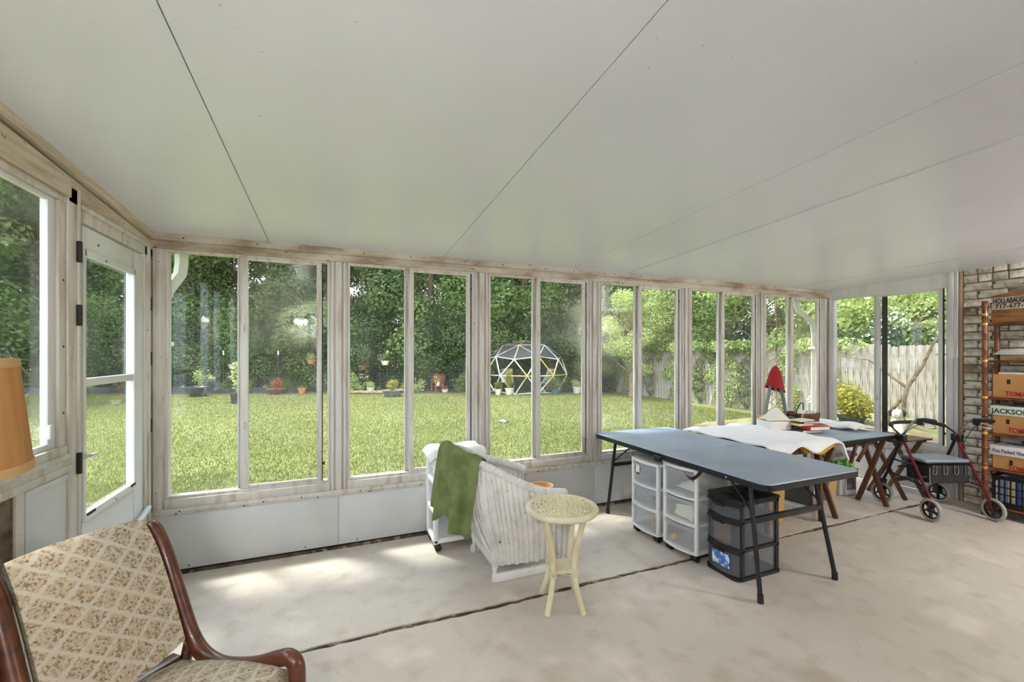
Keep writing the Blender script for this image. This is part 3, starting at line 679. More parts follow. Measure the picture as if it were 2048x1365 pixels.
potted('potted_plant', 'young pale green tree in a pot by the wire fence', (.6, 19.0, GZ), .13, .2, 'terra', 'leafC', .34, .8, 500, .09)
potted('potted_plant', 'white planter box with light green leaves beside the yellow flowers', (1.35, 18.7, GZ), .16, .24, 'ceram', 'leafC', .3, .25, 300)
potted('potted_plant', 'round white pot with tall yellow flower spike at the dome', (6.3, 15.6, GZ), .15, .28, 'ceram', 'leafY', .24, .85, 600, .07)
potted('potted_plant', 'small white pot with green shrub beside the tall yellow flowers', (5.9, 15.75, GZ), .12, .24, 'ceram', 'leafB', .2, .3, 300)
potted('potted_plant', 'teal pot with drooping green fern in front of the garden chair', (8.1, 15.1, GZ), .15, .2, 'tealp', 'leafB', .3, .42, 600)
potted('potted_plant', 'wide white urn with yellow-green leaves at the edge of the dome', (9.15, 15.2, GZ), .18, .28, 'ceram', 'leafC', .32, .28, 500)
# iris clump
ir = MB()
for k in range(140):
    px_, py_ = random.uniform(-.7, .7), random.uniform(-.25, .25); h = random.uniform(.4, .75); a = random.uniform(-.3, .3)
    ir.add([(px_-.012, py_, 0), (px_+.012, py_, 0), (px_+a*h*.5+.012, py_, h*.6), (px_+a*h, py_+.02, h), (px_+a*h*.5-.012, py_, h*.6)], [(0, 1, 2, 3, 4)])
t = ir.build('strap_leaf_clump', M['leafB'], smooth=False); t.location = (-1.75, 20.4, GZ); prop(t, 'clump of long strap-like leaves beside the picket panels', 'plant')
# wicker garden arch loops
for lx, lab in ((-1.95, 'rusty wire hoop standing among the strap leaves'), (-.35, 'rusty wire hoop behind the white picket panels')):
    t = thing('garden_hoop', lab, 'hoop', (lx, lawn_edge(lx)+.5, GZ))
    for s in (0, .12): MB().tube([(.36*math.cos(a)*(1 if math.sin(a) > 0 else 1), s, .95+.4*math.sin(a)) for a in np.linspace(0, math.pi, 14)][::-1]+[(.36, s, .95), (.36, s, 0)], .016, 6).build('hoop', M['bark'], t)
    MB().tube([(-.36, 0, .95), (-.36, 0, 0)], .016, 6).build('stake', M['bark'], t)
# picket panels
def picket(x, lab):
    t = thing('picket_panel', lab, 'picket fence', (x, 20.6, GZ), R(-22), 'short white picket panels')
    for k in range(2): MB().prism([(-.06, 0), (.06, 0), (.06, .88), (0, 1.0), (-.06, .88)], -.01, .01, Matrix(((1, 0, 0, (k-.5)*.24), (0, 0, 1, 0), (0, 1, 0, 0), (0, 0, 0, 1)))).build('picket', M['white'], t)
    for z in (.22, .72): MB().box(-.24, .24, .012, .035, z, z+.1).build('rail', M['white'], t)
picket(-.72, 'short white picket panel in the garden bed near the terracotta pot'); picket(-.12, 'short white picket panel in the garden bed away from the terracotta pot')
# hanging baskets on the wire fence
for x, z, fm, pm, lab in ((-4.0, 1.0, 'leafY', 'ceram', 'white hanging basket with yellow blooms on the wire fence'), (.35, 1.15, 'leafC', 'terra', 'orange hanging pot with upright green sprigs on the wire fence'), (1.05, .95, 'leafP', 'terra', 'small pot of pink blooms hung low on the wire fence'), (1.95, 1.15, 'leafB', 'ceram', 'white hanging pot with sparse stems on the wire fence'), (-.95, 1.2, 'leafC', 'terra', 'fern basket hung above the white picket panels')):
    t = thing('hanging_basket', lab, 'hanging basket', (x, lawn_edge(x)+.6, GZ+z))
    pot_mesh(MB(), .17, .18).build('pot', M[pm], t)
    mesh_obj('foliage', leaf_mesh('foliage', 220, [(0, 0, .3, .2, .2, .2)], .07, M[fm], .2), None, t)
    MB().tube([(.15, 0, .16), (0, .05, .55), (-.15, 0, .16)], .006, 5).build('hanger', M['wire'], t)
# red chair used as a flower stand
t = thing('garden_chair', 'faded red wooden garden chair holding a heap of pink flowers', 'chair', (4.0, 18.0, GZ), R(-160)); t.scale = (.7,)*3
M['redchair'] = mat('faded_red_wood', S(172, 96, 78), .8, c2=S(140, 72, 58), vs=8)
for sx in (-1, 1):
    MB().rbox(sx*.25-.03, sx*.25+.03, -.28, -.22, 0, .62, .005).build('leg', M['redchair'], t); MB().rbox(sx*.25-.03, sx*.25+.03, .2, .26, 0, .5, .005).build('leg', M['redchair'], t); MB().rbox(sx*.27-.05, sx*.27+.05, -.32, .3, .6, .63, .005).build('arm', M['redchair'], t)
for k in range(4): MB().rbox(-.25, .25, -.25+k*.12, -.15+k*.12, .36, .385, .004).build('seat_slat', M['redchair'], t)
for k in range(5): MB().beam((-.2+.1*k, .2, .36), (-.26+.13*k, .45, 1.05+.06*(1-abs(k-2)/2)), .085, .02).build('back_slat', M['redchair'], t)
t = prop(mesh_obj('flower_heap', leaf_mesh('flowers', 900, [(-.1, 0, .6, .3, .3, .25), (.2, .1, .7, .28, .25, .28), (0, .1, .85, .3, .25, .2)], .09, M['leafP'], .2), None), 'heap of pink and red flowers piled on the red garden chair', 'flowers'); t.location = (4.0, 17.95, GZ+.05); t.scale = (.75,)*3
potted('potted_plant', 'pale stone pot at the foot of the red garden chair', (4.2, 17.5, GZ), .13, .15, 'ceram', 'leafR', .16, .14, 120)
potted('potted_plant', 'white tub of green leaves on the seat of the red chair', (3.97, 17.85, GZ+.275), .11, .2, 'ceram', 'leafC', .24, .22, 350)
BP = [leaf_mesh('foliage', 420, [(0, 0, .16, .22, .22, .2), (.12, .05, .28, .16, .16, .2)], .075, M[mt], .2) for mt in ('leafC', 'leafB', 'leafY')]
BST = MB()
for k in range(4): BST.tube([(random.uniform(-.05, .05), 0, 0), (random.uniform(-.14, .14), random.uniform(-.1, .1), .3)], [.008, .004], 5)
BST = BST.mesh('stems'); BST.materials.append(M['bark2'])
for k, x in enumerate((-8.2, -7.1, -6.4, -5.8, -4.2, -3.4, -2.8, -.6, .15, .95, 1.7, 2.6, 3.2, 4.7, 5.2, -9.4, -10.6)):
    plant('bedding_plant', ('pale green', 'mid green', 'yellowish')[k % 3]+' low leafy plant in the bed below the wire fence', 'plant', 'low plants in the garden bed', BP[k % 3], BST, (x, lawn_edge(x)+.3+.15*math.sin(k*2.3), GZ+.03), .9+.3*math.sin(k*1.7), k, sname='stems')
# log edging
t = MB(); t.tube([(-.95, 0, .06), (0, .02, .07), (1.3, -.03, .06)], [.09, .08, .09], 10); t = t.build('edging_log', M['bark2']); t.location = (.75, 18.35, GZ); t.rotation_euler = (0, 0, R(-20)); prop(t, 'pale log edging the bed behind the stone planter', 'log')
# rock on the lawn
bm = bmesh.new(); bmesh.ops.create_icosphere(bm, subdivisions=2, radius=.13)
for v in bm.verts: v.co = Vector((v.co.x*1.5, v.co.y, v.co.z*.45))*(1+random.uniform(-.15, .15))
me = bpy.data.meshes.new('flat_stone'); bm.to_mesh(me); bm.free()
for k, (x, y, lab) in enumerate(((3.35, 10.0, 'flat pale stone lying alone on the lawn'), (3.7, 9.5, 'smaller flat stone lying beside another on the lawn'))):
    o = mesh_obj('flat_stone', me, M['stone']); o.location = (x, y, GZ+.02); o.scale = (1, 1, 1) if k == 0 else (.7, .8, .8); prop(o, lab, 'stone')
# ---- geodesic dome frame
M['tube_w'] = mat('painted_conduit', S(206, 202, 186), .5, c2=S(190, 160, 90), vs=1.1, lo=.5, hi=.56)
dm = thing('dome_frame', 'white tube geodesic dome frame standing at the far corner of the lawn', 'dome', (7.5, 16.7, GZ)); dm.scale = (1.28, 1.28, 1.02)
bm = bmesh.new(); bmesh.ops.create_icosphere(bm, subdivisions=2, radius=1.4); bm.transform(Matrix.Rotation(R(14), 4, 'Z'))
cz0 = .75; E_ = set(); fcs = []
for e in bm.edges:
    a, b = e.verts
    if a.co.z > -.8 and b.co.z > -.8: E_.add((tuple(a.co+Vector((0, 0, cz0))), tuple(b.co+Vector((0, 0, cz0)))))
for f in bm.faces:
    if f.calc_center_median().z > .72: fcs.append([v.co+Vector((0, 0, cz0)) for v in f.verts])
low = [v.co+Vector((0, 0, cz0)) for v in bm.verts if -.75 < v.co.z < -.2]
bm.free(); mb = MB()
for a, b in E_: mb.tube([a, b], .022, 6)
mb.build('frame', M['tube_w'], dm)
mb = MB()
for vs_ in fcs: mb.add([p*1.01 for p in vs_]+[p*1.0 for p in vs_], [(0, 1, 2), (5, 4, 3), (0, 3, 4, 1), (1, 4, 5, 2), (2, 5, 3, 0)])
mb.build('cover', plastic_clear('dark_netting', S(96, 98, 104), .5, .3), dm, smooth=False)
# lounge chair inside the dome
for lx, ly, rz, lab in ((8.2, 16.3, R(200), 'pale folding garden chair inside the dome beside the teal pot'), (6.9, 17.2, R(150), 'pale folding garden chair deeper inside the dome frame')):
    t = thing('folding_garden_chair', lab, 'chair', (lx, ly, GZ), rz)
    for sx in (-1, 1):
        MB().beam((sx*.26, -.25, 0), (sx*.26, .3, .62), .03, .03).build('leg', M['tube_w'], t); MB().beam((sx*.26, .35, 0), (sx*.26, -.2, .42), .03, .03).build('leg', M['tube_w'], t)
    MB().rbox(-.25, .25, -.25, .25, .40, .43, .01).build('seat', M['ceram'], t); MB().beam((0, .2, .42), (0, .45, 1.0), .5, .03).build('backrest', M['ceram'], t)
# dark shed-like pile behind dome
t = thing('tarpaulin_heap', 'dark tarpaulin heap behind the dome frame', 'tarpaulin', (7.2, 18.6, GZ))
MB().grid(lambda u, v: (-1.6+3.2*u, -.5+v, max(0, .85*math.sin(math.pi*u)*math.sin(math.pi*v)**.5*(1+.2*math.sin(u*17)))), 24, 10).build('tarpaulin', M['blackp'], t)
# ---- right bed: shrub pot, small tree, white dog ornament
rbed = MB(); rbed.grid(lambda u, v: (7.2+3.8*u, 2.4+5.6*v, GZ-.05+.42*min(1, 4*u)*min(1, 3*v)*min(1, 3*(1-v))*(.9+.1*math.sin(u*9)*math.sin(v*11))), 20, 24)
prop(rbed.build('raised_bed', mat('bed_mixed', S(122, 118, 78), .95, c2=S(98, 84, 60), vs=3, bump=.5, bs=12)), kind='structure')
potted('potted_plant', 'round yellow-green shrub in a dark pot by the end window', (8.85, 4.95, .14), .21, .2, 'blackp', 'leafY', .46, .62, 2600, .06)
potted('potted_plant', 'low blue-green bowl planter beside the dark shrub pot', (8.3, 5.15, .16), .24, .12, 'tealp', 'leafB', .1, .08, 60, .04)
t = thing('small_tree', 'small leaning bare-stemmed tree beside the plank fence', 'tree', (9.2, 4.35, .18))
mb = MB(); mb.tube([(0, 0, -.1), (.02, -.02, .5), (.05, -.05, .72), (.15, -.22, 1.1), (.22, -.36, 1.55), (.27, -.5, 1.75)], [.042, .036, .036, .028, .022, .016], 8)
mb.tube([(.03, -.03, .6), (-.05, .16, .25), (-.06, .2, -.05)], [.03, .03, .03], 8)
mb.tube([(.27, -.5, 1.75), (.2, -.2, 1.82), (.1, .2, 1.78)], [.02, .014, .008], 6).tube([(.27, -.5, 1.75), (.3, -.8, 1.9), (.3, -1.2, 2.05)], [.02, .014, .008], 6).tube([(.22, -.36, 1.3), (.25, -.7, 1.3), (.3, -1.0, 1.55)], [.018, .012, .006], 6)
mb.tube([(.05, -.05, .72), (-.2, .4, 1.2), (-.25, .75, 1.25), (-.3, 1.1, 1.4)], [.03, .016, .012, .006], 6)
mb.build('trunk', M['bark2'], t)
mesh_obj('foliage', leaf_mesh('foliage', 2600, [(.3, -.6, 2.5, .8, .9, .45), (-.1, .3, 2.4, .7, .8, .4), (.3, -1.2, 2.2, .5, .5, .35), (-.2, 1.0, 2.2, .5, .5, .4)], .1, M['leafC'], .3), None, t)
t = thing('dog_ornament', 'small white seated dog ornament with dark ears outside the end window', 'ornament', (8.55, 4.1, .17), R(200))
M['orn'] = mat('ornament_white', S(226, 220, 204), .6, c2=S(190, 176, 150), vs=14)
MB().lathe([(.10, 0), (.115, .05), (.10, .16), (.07, .25), (.05, .28)], 16).tube([(.07, .05, .18), (.1, .06, 0)], .03, 8).tube([(.07, -.05, .18), (.1, -.06, 0)], .03, 8).build('body', M['orn'], t)
MB().lathe([(.01, .0), (.06, .03), (.075, .08), (.06, .13), (.01, .155)], 16, (.03, 0, .26)).tube([(.06, 0, .33), (.13, 0, .31)], [.045, .03], 10).build('head', M['orn'], t)
for s in (-1, 1): MB().tube([(.02, s*.06, .40), (.03, s*.09, .37), (.03, s*.09, .3)], [.02, .025, .015], 8).build('ear', M['dark'], t)
for lx, ly, cm, lab in ((7.9, 5.35, 'leafY', 'pinwheel garden stake with an orange flower by the end window'), (8.05, 5.15, 'white', 'pinwheel garden stake with a white flower by the end window')):
    t = thing('flower_stake', lab, 'garden stake', (lx, ly, .1))
    MB().cyl((0, 0, 0), (0, 0, .55), .006, 6).build('stake', M['wire'], t)
    mb = MB()
    for k in range(6):
        a = k*math.pi/3; mb.lathe([(.004, -.03), (.03, 0), (.004, .03)], 8, (-.01, .055*math.cos(a), .55+.055*math.sin(a)))
    mb.build('petals', M[cm], t)
# ================================================================ indoor things
M['mahog'] = mat('red_brown_wood', S(96, 48, 26), .32, c2=S(66, 30, 16), vs=5, stretch=(2, 2, 8), coat=.3)
M['walnut'] = mat('brown_wood', S(112, 74, 52), .5, c2=S(82, 50, 34), vs=6, stretch=(3, 3, .6))
M['blackmetal'] = mat('black_metal', S(38, 40, 43), .35, .3)
M['chrome'] = mat('chrome', S(200, 200, 202), .2, .9)
M['wpl'] = mat('white_plastic', S(232, 232, 232), .35)
M['bpl'] = mat('black_gloss_plastic', S(26, 26, 28), .28)
M['clear'] = plastic_clear('frosted_plastic', S(246, 248, 252), .24)
M['smoke'] = plastic_clear('smoked_plastic', S(150, 152, 162), .42)
M['wpaint'] = mat('chipped_white_wicker', S(222, 222, 220), .55, c2=S(198, 194, 186), vs=7, lo=.45, hi=.7, c3=S(104, 92, 78), vs3=34, lo3=.69, hi3=.74, bump=.4, bs=120)
M['cream'] = mat('cream_rattan', S(222, 214, 184), .45, c2=S(204, 192, 156), vs=9, lo=.4, hi=.7)
M['paper'] = mat('white_paper', S(232, 230, 222), .7); M['card'] = mat('cardboard', S(190, 140, 84), .8, c2=S(174, 126, 74), vs=3)
M['cardp'] = mat('pale_cardboard', S(206, 176, 134), .8); M['caster'] = mat('caster_black', S(36, 34, 33), .4)
M['redtxt'] = mat('red_print', S(176, 40, 34), .7); M['grntxt'] = mat('green_print', S(28, 78, 52), .7); M['blktxt'] = mat('black_print', S(36, 30, 26), .8); M['purtxt'] = mat('violet_print', S(120, 96, 150), .7)
def tapestry(name, ax, bx):
    m, t, p = newmat(name); tcn = nd(t, 'ShaderNodeTexCoord'); sp = nd(t, 'ShaderNodeSeparateXYZ'); t.links.new(tcn.outputs['Object'], sp.inputs[0])
    def ma(op, a, b=None):
        n = nd(t, 'ShaderNodeMath', operation=op)
        for i, v in enumerate((a, b)):
            if v is None: continue
            if isinstance(v, (int, float)): n.inputs[i].default_value = v
            else: t.links.new(v, n.inputs[i])
        return n.outputs[0]
    A = ma('MULTIPLY', sp.outputs[ax], 9.4); B = ma('MULTIPLY', sp.outputs[bx], 12.2)
    fr = [ma('ABSOLUTE', ma('SUBTRACT', ma('FRACT', ma(op, A, B)), .5)) for op in ('ADD', 'SUBTRACT')]
    mx = ma('MAXIMUM', *fr); _, nf = noise_mask(t, 80, 0, 1, 3); mx = ma('ADD', mx, ma('MULTIPLY', ma('SUBTRACT', nf, .5), .32))
    mr = nd(t, 'ShaderNodeMapRange'); mr.inputs['From Min'].default_value = .375; mr.inputs['From Max'].default_value = .45; t.links.new(mx, mr.inputs['Value'])
    v = nd(t, 'ShaderNodeTexVoronoi', Scale=120.); t.links.new(tcn.outputs['Object'], v.inputs['Vector'])
    rp = nd(t, 'ShaderNodeValToRGB'); e = rp.color_ramp.elements; e[0].position = .0; e[0].color = S(120, 100, 78); e[1].position = 1; e[1].color = S(176, 160, 136)
    for ps, c in ((.25, S(136, 116, 98)), (.45, S(196, 176, 144)), (.6, S(128, 118, 92)), (.8, S(164, 140, 118))): x = e.new(ps); x.color = c
    sp2 = nd(t, 'ShaderNodeSeparateColor'); t.links.new(v.outputs['Color'], sp2.inputs[0]); t.links.new(sp2.outputs[0], rp.inputs['Fac'])
    f2, _ = noise_mask(t, 110, .46, .54, 3); cl = mixc(t, f2, rp.outputs['Color'], S(178, 166, 144))
    c = mixc(t, mr.outputs['Result'], cl, S(188, 180, 163)); t.links.new(c, p.inputs['Base Color']); p.inputs['Roughness'].default_value = .9; p.inputs['Specular IOR Level'].default_value = .15
    w = nd(t, 'ShaderNodeTexNoise', Scale=320.); b = nd(t, 'ShaderNodeBump', Strength=.25, Distance=.004); t.links.new(w.outputs['Fac'], b.inputs['Height']); t.links.new(b.outputs['Normal'], p.inputs['Normal'])
    return m
# ---- low tapestry chair in front
ch = thing('tapestry_chair', 'low chair with floral tapestry upholstery and red-brown wooden side rails', 'chair', (-.885, 2.10, 0), R(-41.84))
PR = [(-.005, .765), (.02, .752), (.075, .682), (.127, .587), (.173, .492), (.247, .355), (.319, .292), (.43, .276), (.587, .312), (.712, .366), (.764, .382), (.795, .366), (.803, .316), (.80, .2), (.79, 0)]
def spline(P, k=5):
    out = []; P = [Vector(p) for p in P]
    for i in range(len(P)-1):
        p0, p1, p2, p3 = P[max(i-1, 0)], P[i], P[i+1], P[min(i+2, len(P)-1)]
        for j in range(k):
            t = j/k; out.append(.5*((2*p1)+(p2-p0)*t+(2*p0-5*p1+4*p2-p3)*t*t+(3*p1-p0-3*p2+p3)*t**3))
    out.append(P[-1]); return out
HW = .215; RW = .238
for s in (1, -1):
    mb = MB(); sp_ = spline([(d_, s*RW, z_) for d_, z_ in PR], 4); mb.tube(sp_, [.029 if i > 4 else .022+.0014*i for i in range(len(sp_))], 12)
    mb.build('side_rail', M['mahog'], ch)
    MB().tube(spline([(.245, s*RW, .36), (.21, s*RW, .24), (.13, s*RW, .12), (.02, s*RW, 0)], 4), .022, 10).build('leg', M['mahog'], ch)
prof = spline([(.0, 0, .758), (.02, 0, .742), (.075, 0, .672), (.127, 0, .58), (.173, 0, .487), (.225, 0, .375), (.25, 0, .335)], 5)
def backf(u, v):
    i = v*(len(prof)-1); k = min(int(i), len(prof)-2); p = prof[k].lerp(prof[k+1], i-k); b = .018*math.sin(math.pi*u)*math.sin(math.pi*min(1, v*.9+.08))**.5
    return Vector((p.x-.022+b, -(HW-.02)+u*2*(HW-.02), p.z+b*.4))
MB().sheet(backf, 26, 30, .055).build('back_cushion', tapestry('tapestry_back', 1, 2), ch, ang=60)
M['braid'] = mat('braid_trim', S(190, 172, 136), .9, c2=S(140, 118, 88), vs=90, lo=.45, hi=.55, bump=.8, bs=160)
for s in (0.03, .97): MB().tube([backf(s, v/24)+Vector((.008, 0, .005)) for v in range(25)], .012, 8).build('braid', M['braid'], ch)
def seatf(u, v):
    d_ = .27+v*.5; b = .05*math.sin(math.pi*u)**.5*math.sin(math.pi*(v*.94+.03))**.4
    return Vector((d_, -(HW-.02)+u*2*(HW-.02),   .185+.10*max(0, (v-.1))+b))
MB().sheet(seatf, 24, 20, .09).build('seat_cushion', tapestry('tapestry_seat', 1, 0), ch, ang=60)
MB().beam((.2, -HW, .26), (.2, HW, .26), .05, .04, .006).build('rear_rail', M['mahog'], ch)
# ---- lamp with orange drum shade
lp = thing('floor_lamp', 'floor lamp with orange woven drum shade beside the side window', 'lamp', (-.855, 1.29, 0))
m, t, p = newmat('orange_shade'); o_ = t.nodes['Material Output']; f, _ = noise_mask(t, 30, .35, .7, 4, stretch=(1, 1, .05)); c = mixc(t, f, S(216, 172, 112), S(200, 150, 90)); t.links.new(c, p.inputs['Base Color']); p.inputs['Roughness'].default_value = .8
tn = nd(t, 'ShaderNodeBsdfTranslucent'); t.links.new(c, tn.inputs['Color']); mx = nd(t, 'ShaderNodeMixShader'); mx.inputs[0].default_value = .4; t.links.new(p.outputs[0], mx.inputs[1]); t.links.new(tn.outputs[0], mx.inputs[2]); t.links.new(mx.outputs[0], o_.inputs['Surface'])
mb = MB(); nn = 48; zb, zt, r0, r1 = 1.232, 1.488, .212, .188
V = []
for r, z in ((r0, zb), (r1, zt), (r1-.003, zt), (r0-.003, zb)): V += [(r*math.cos(2*math.pi*k/nn), r*math.sin(2*math.pi*k/nn), z) for k in range(nn)]
Fs = []
for i in range(4):
    for k in range(nn): Fs.append((i*nn+k, i*nn+(k+1) % nn, ((i+1) % 4)*nn+(k+1) % nn, ((i+1) % 4)*nn+k))
mb.add(V, Fs).build('lamp_shade', m, lp)
for r, z in ((r1, zt-.01), (r0-.002, zb+.01)): 
    mb = MB(); mb.lathe([(r-.002, z-.01), (r+.003, z-.01), (r+.002, z+.01), (r-.003, z+.01)], 48)
    mb.f = mb.f[:-2]; mb.build('shade_trim', mat('shade_band', S(196, 160, 112), .8), lp)
MB().lathe([(.14, 0), (.145, .012), (.05, .03), (.02, .045)], 28).build('base', M['blackmetal'], lp); MB().cyl((0, 0, .04), (0, 0, 1.3), .011, 12).build('pole', M['blackmetal'], lp)
MB().lathe([(.012, 1.28), (.02, 1.3), (.02, 1.34), (.028, 1.38), (.03, 1.42), (.005, 1.45)], 14).build('bulb', M['paper'], lp)
MB().tube([(-.185, 0, 1.46), (0, 0, 1.46), (.185, 0, 1.46)], .003, 5).tube([(0, -.185, 1.46), (0, .185, 1.46)], .003, 5).build('shade_spider', M['blackmetal'], lp)
# ---- folding table
tb = thing('folding_table', 'long dark grey bi-fold folding table with black tube legs', 'table', (2.76, 2.63, 0))
M['tabletop'] = mat('grey_blue_top', S(156, 170, 196), .34, c2=S(142, 153, 172), vs=2.5, lo=.35, hi=.7, c3=S(176, 184, 190), vs3=7, lo3=.62, hi3=.75)
def rrect(x0, x1, y0, y1, rs, n=6):
    out = []
    for (cx, cy, a0, r) in ((x1, y1, 0, rs[0]), (x0, y1, 90, rs[1]), (x0, y0, 180, rs[2]), (x1, y0, 270, rs[3])):
        sx = -1 if cx == x1 else 1; sy = -1 if cy == y1 else 1
        for k in range(n+1):
            a = R(a0+90*k/n); out.append((cx+sx*r+r*math.cos(a), cy+sy*r+r*math.sin(a)))
    return out
for y0, y1, rs in ((.003, .90, (.06, .06, .004, .004)), (-.90, -.003, (.004, .004, .06, .06))):
    poly = rrect(-.45, .45, y0, y1, rs); cx_, cy_ = 0, (y0+y1)/2
    mb = MB(); mb.prism(poly, .69, .726); o = mb.build('tabletop', M['blackmetal'], tb)
    ins = [(cx_+(x-cx_)*.985, cy_+(y-cy_)*.985) for x, y in poly]; ins2 = [(cx_+(x-cx_)*.995, cy_+(y-cy_)*.995) for x, y in poly]
    mb = MB(); n_ = len(poly); V = [(x, y, .7262) for x, y in ins2]+[(x, y, .733) for x, y in ins]; mb.add(V, [tuple(range(n_, 2*n_))]+[(i, (i+1) % n_, n_+(i+1) % n_, n_+i) for i in range(n_)]); mb.build('top_skin', M['tabletop'], tb)
for s in (1, -1):
    y_t, y_f = s*.70, s*.82
    if s == 1: y_f = .74; y_t = .70
    for x_t, x_f in ((-.34, -.40), (.27, .30)):
        MB().cyl((x_t, y_t, .69), (x_f, y_f, .03), .014, 12).cyl((x_f-.001*s, y_f-.002*s, .05), (x_f, y_f, 0), .018, 12).build('leg', M['blackmetal'], tb)
    za = .46
    fy = y_t+(y_f-y_t)*.33
    MB().beam((-.36, fy, za), (.285, fy, za), .028, .035, .004).build('cross_bar', M['blackmetal'], tb)
    MB().cyl((-.35, fy-.01*s, .5), (-.30, y_t-s*.22, .69), .007, 8).build('brace', M['blackmetal'], tb)
    MB().cyl((.28, fy-.01*s, .5), (.26, y_t-s*.22, .69), .007, 8).build('brace', M['blackmetal'], tb)
MB().rbox(-.47, -.445, -.03, .03, .665, .70, .004).cyl((-.46, -.04, .70), (-.46, .04, .70), .009, 10).build('latch', M['blackmetal'], tb)
MB().lathe([(.007, 0), (.006, .004), (.001, .006)], 10, M=Matrix.Translation((-.45, -.62, .708)) @ Matrix.Rotation(R(-90), 4, 'Y')).build('rivet', M['chrome'], tb)
mb = MB(); mb.sheet(lambda u, v: Vector((-.42, -.18-.20*u, .69-.075*math.sin(math.pi*u)-.012*v))+Vector((.018*v, 0, -.01*v)), 16, 2, .002); mb.build('carry_strap', M['dark'], tb)
# ---- drawer units
def bow(w, b, n=10): return [(-b*math.sin(math.pi*k/n), -w/2+w*k/n) for k in range(n+1)]
def caster(parent, x, y, r=.026):
    MB().lathe([(r, -.011), (r, .011)], 16, M=Matrix.Translation((x, y-.012, r)) @ Matrix.Rotation(R(90), 4, 'X')).lathe([(r, -.011), (r, .011)], 16, M=Matrix.Translation((x, y+.012, r)) @ Matrix.Rotation(R(90), 4, 'X')).rbox(x-.014, x+.016, y-.008, y+.008, r, .06, .003).build('caster', M['caster'], parent)
def white_unit(lab, loc, rz, w, dp, z0, hs, grp=None):
    t = thing('drawer_unit', lab, 'drawers', loc, rz, grp); z = z0; ztop = z0+sum(hs)+.012
    for y in (-w/2+.013, w/2-.013):
        for x in (.012, dp-.012): MB().rbox(x-.014, x+.014, y-.013, y+.013, z0, ztop, .006).build('corner_post', M['wpl'], t)
    for i, h in enumerate(hs):
        out = bow(w-.01, .028)
        MB().prism(out+[(dp, w/2-.005), (dp, -w/2+.005)], z, z+.014).build('shelf', M['wpl'], t)
        dr = MB(); dr.path_wall([(x+.006, y) for x, y in bow(w-.055, .02)], .003, z+.02, z+h-.012).box(.01, dp-.02, -w/2+.03, -w/2+.033, z+.02, z+h-.03).box(.01, dp-.02, w/2-.033, w/2-.03, z+.02, z+h-.03).box(.01, dp-.02, -w/2+.03, w/2-.03, z+.018, z+.021)
        dr = dr.build('drawer', M['clear'], t)
        MB().path_wall([(x-.002, y) for x, y in bow(w-.055, .022)], .008, z+h-.034, z+h-.012).build('drawer_lip', M['clear'], dr)
        z += h
    for y in (-w/2+.004, w/2-.006): MB().box(.02, dp-.02, y, y+.002, z0+.01, ztop-.01).build('side_panel', M['clear'], t)
    MB().prism(bow(w, .03)+[(dp+.005, w/2), (dp+.005, -w/2)], ztop-.014, ztop+.008).build('top', M['wpl'], t)
    for x in (.03, dp-.04):
        for y in (-w/2+.04, w/2-.04): caster(t, x, y)
    return t
white_unit('white three-drawer plastic unit with a blue case in its top drawer', (2.335, 2.825, 0), 0, .325, .36, .055, (.185, .175, .19))
white_unit('taller white three-drawer plastic unit with a yellow ball in its bottom drawer', (2.355, 2.462, 0), R(5), .312, .37, .055, (.20, .19, .205))
def small(name, lab, cat, mb, m, loc, rz=0, grp=None):
    o = mb.build(name, m); o.location = loc; o.rotation_euler = (0, 0, rz); return prop(o, lab, cat, grp)
B1 = mat('blue_case', S(70, 104, 170), .5); B2 = mat('yellow_ball', S(236, 186, 70), .5)
small('blue_case', 'small blue case lying in the top frosted drawer', 'case', MB().rbox(-.06, .06, -.055, .055, 0, .035, .006), B1, (2.43, 2.74, .462))
small('craft_box', 'grey lidded craft box standing in the top frosted drawer', 'box', MB().rbox(-.04, .04, -.035, .035, 0, .10, .005), mat('greyblue_box', S(120, 122, 140), .5), (2.50, 2.80, .462))
t = thing('label_tag', 'dark rimmed round tag stuck inside the top frosted drawer', 'tag', (2.325, 2.89, .545)); MB().lathe([(.038, 0), (.038, .004)], 24, M=Matrix.Rotation(R(-90), 4, 'Y') @ Matrix.Diagonal((1.25, .9, 1, 1))).build('rim', M['blackmetal'], t); MB().rbox(-.008, -.003, -.022, .022, -.032, .034, .002).build('face', M['paper'], t)
small('yellow_ball', 'small yellow ball in the bottom drawer of the taller white unit', 'ball', MB().lathe([(.001, 0), (.014, .004), (.022, .014), (.025, .026), (.022, .038), (.014, .047), (.001, .051)], 16), B2, (2.385, 2.545, .078))
small('paper_sheet', 'creased cream paper sheet in the middle drawer of the taller unit', 'paper', MB().sheet(lambda u, v: Vector((.012*math.sin(u*6+v*3), -.09+.17*u, .0+.125*v*(1-.5*u)+.02*u)), 10, 8, .002), mat('cream_paper', S(226, 228, 204), .8), (2.385, 2.455, .275))
small('white_bags', 'crumpled white bags in the top drawer of the taller unit', 'bag', MB().sheet(lambda u, v: Vector((.1*v, -.09+.18*u, .01+.05*math.sin(math.pi*u)*math.sin(math.pi*v)*(1+.3*math.sin(u*13)*math.cos(v*9)))), 16, 10, .002), M['paper'], (2.41, 2.46, .478))
mb = MB()
for k in range(5): mb.tube([(.03*math.cos(a)+.004*k, .05*math.sin(a), .05+.035*math.cos(a+k)) for a in np.linspace(0, 6.28, 22)[:-1]], .004, 5, closed=True)
small('cord_bundle', 'tangle of pale blue cord in the middle frosted drawer', 'cord', mb, mat('cord_blue', S(150, 170, 184), .6), (2.42, 2.78, .262))
mb = MB()
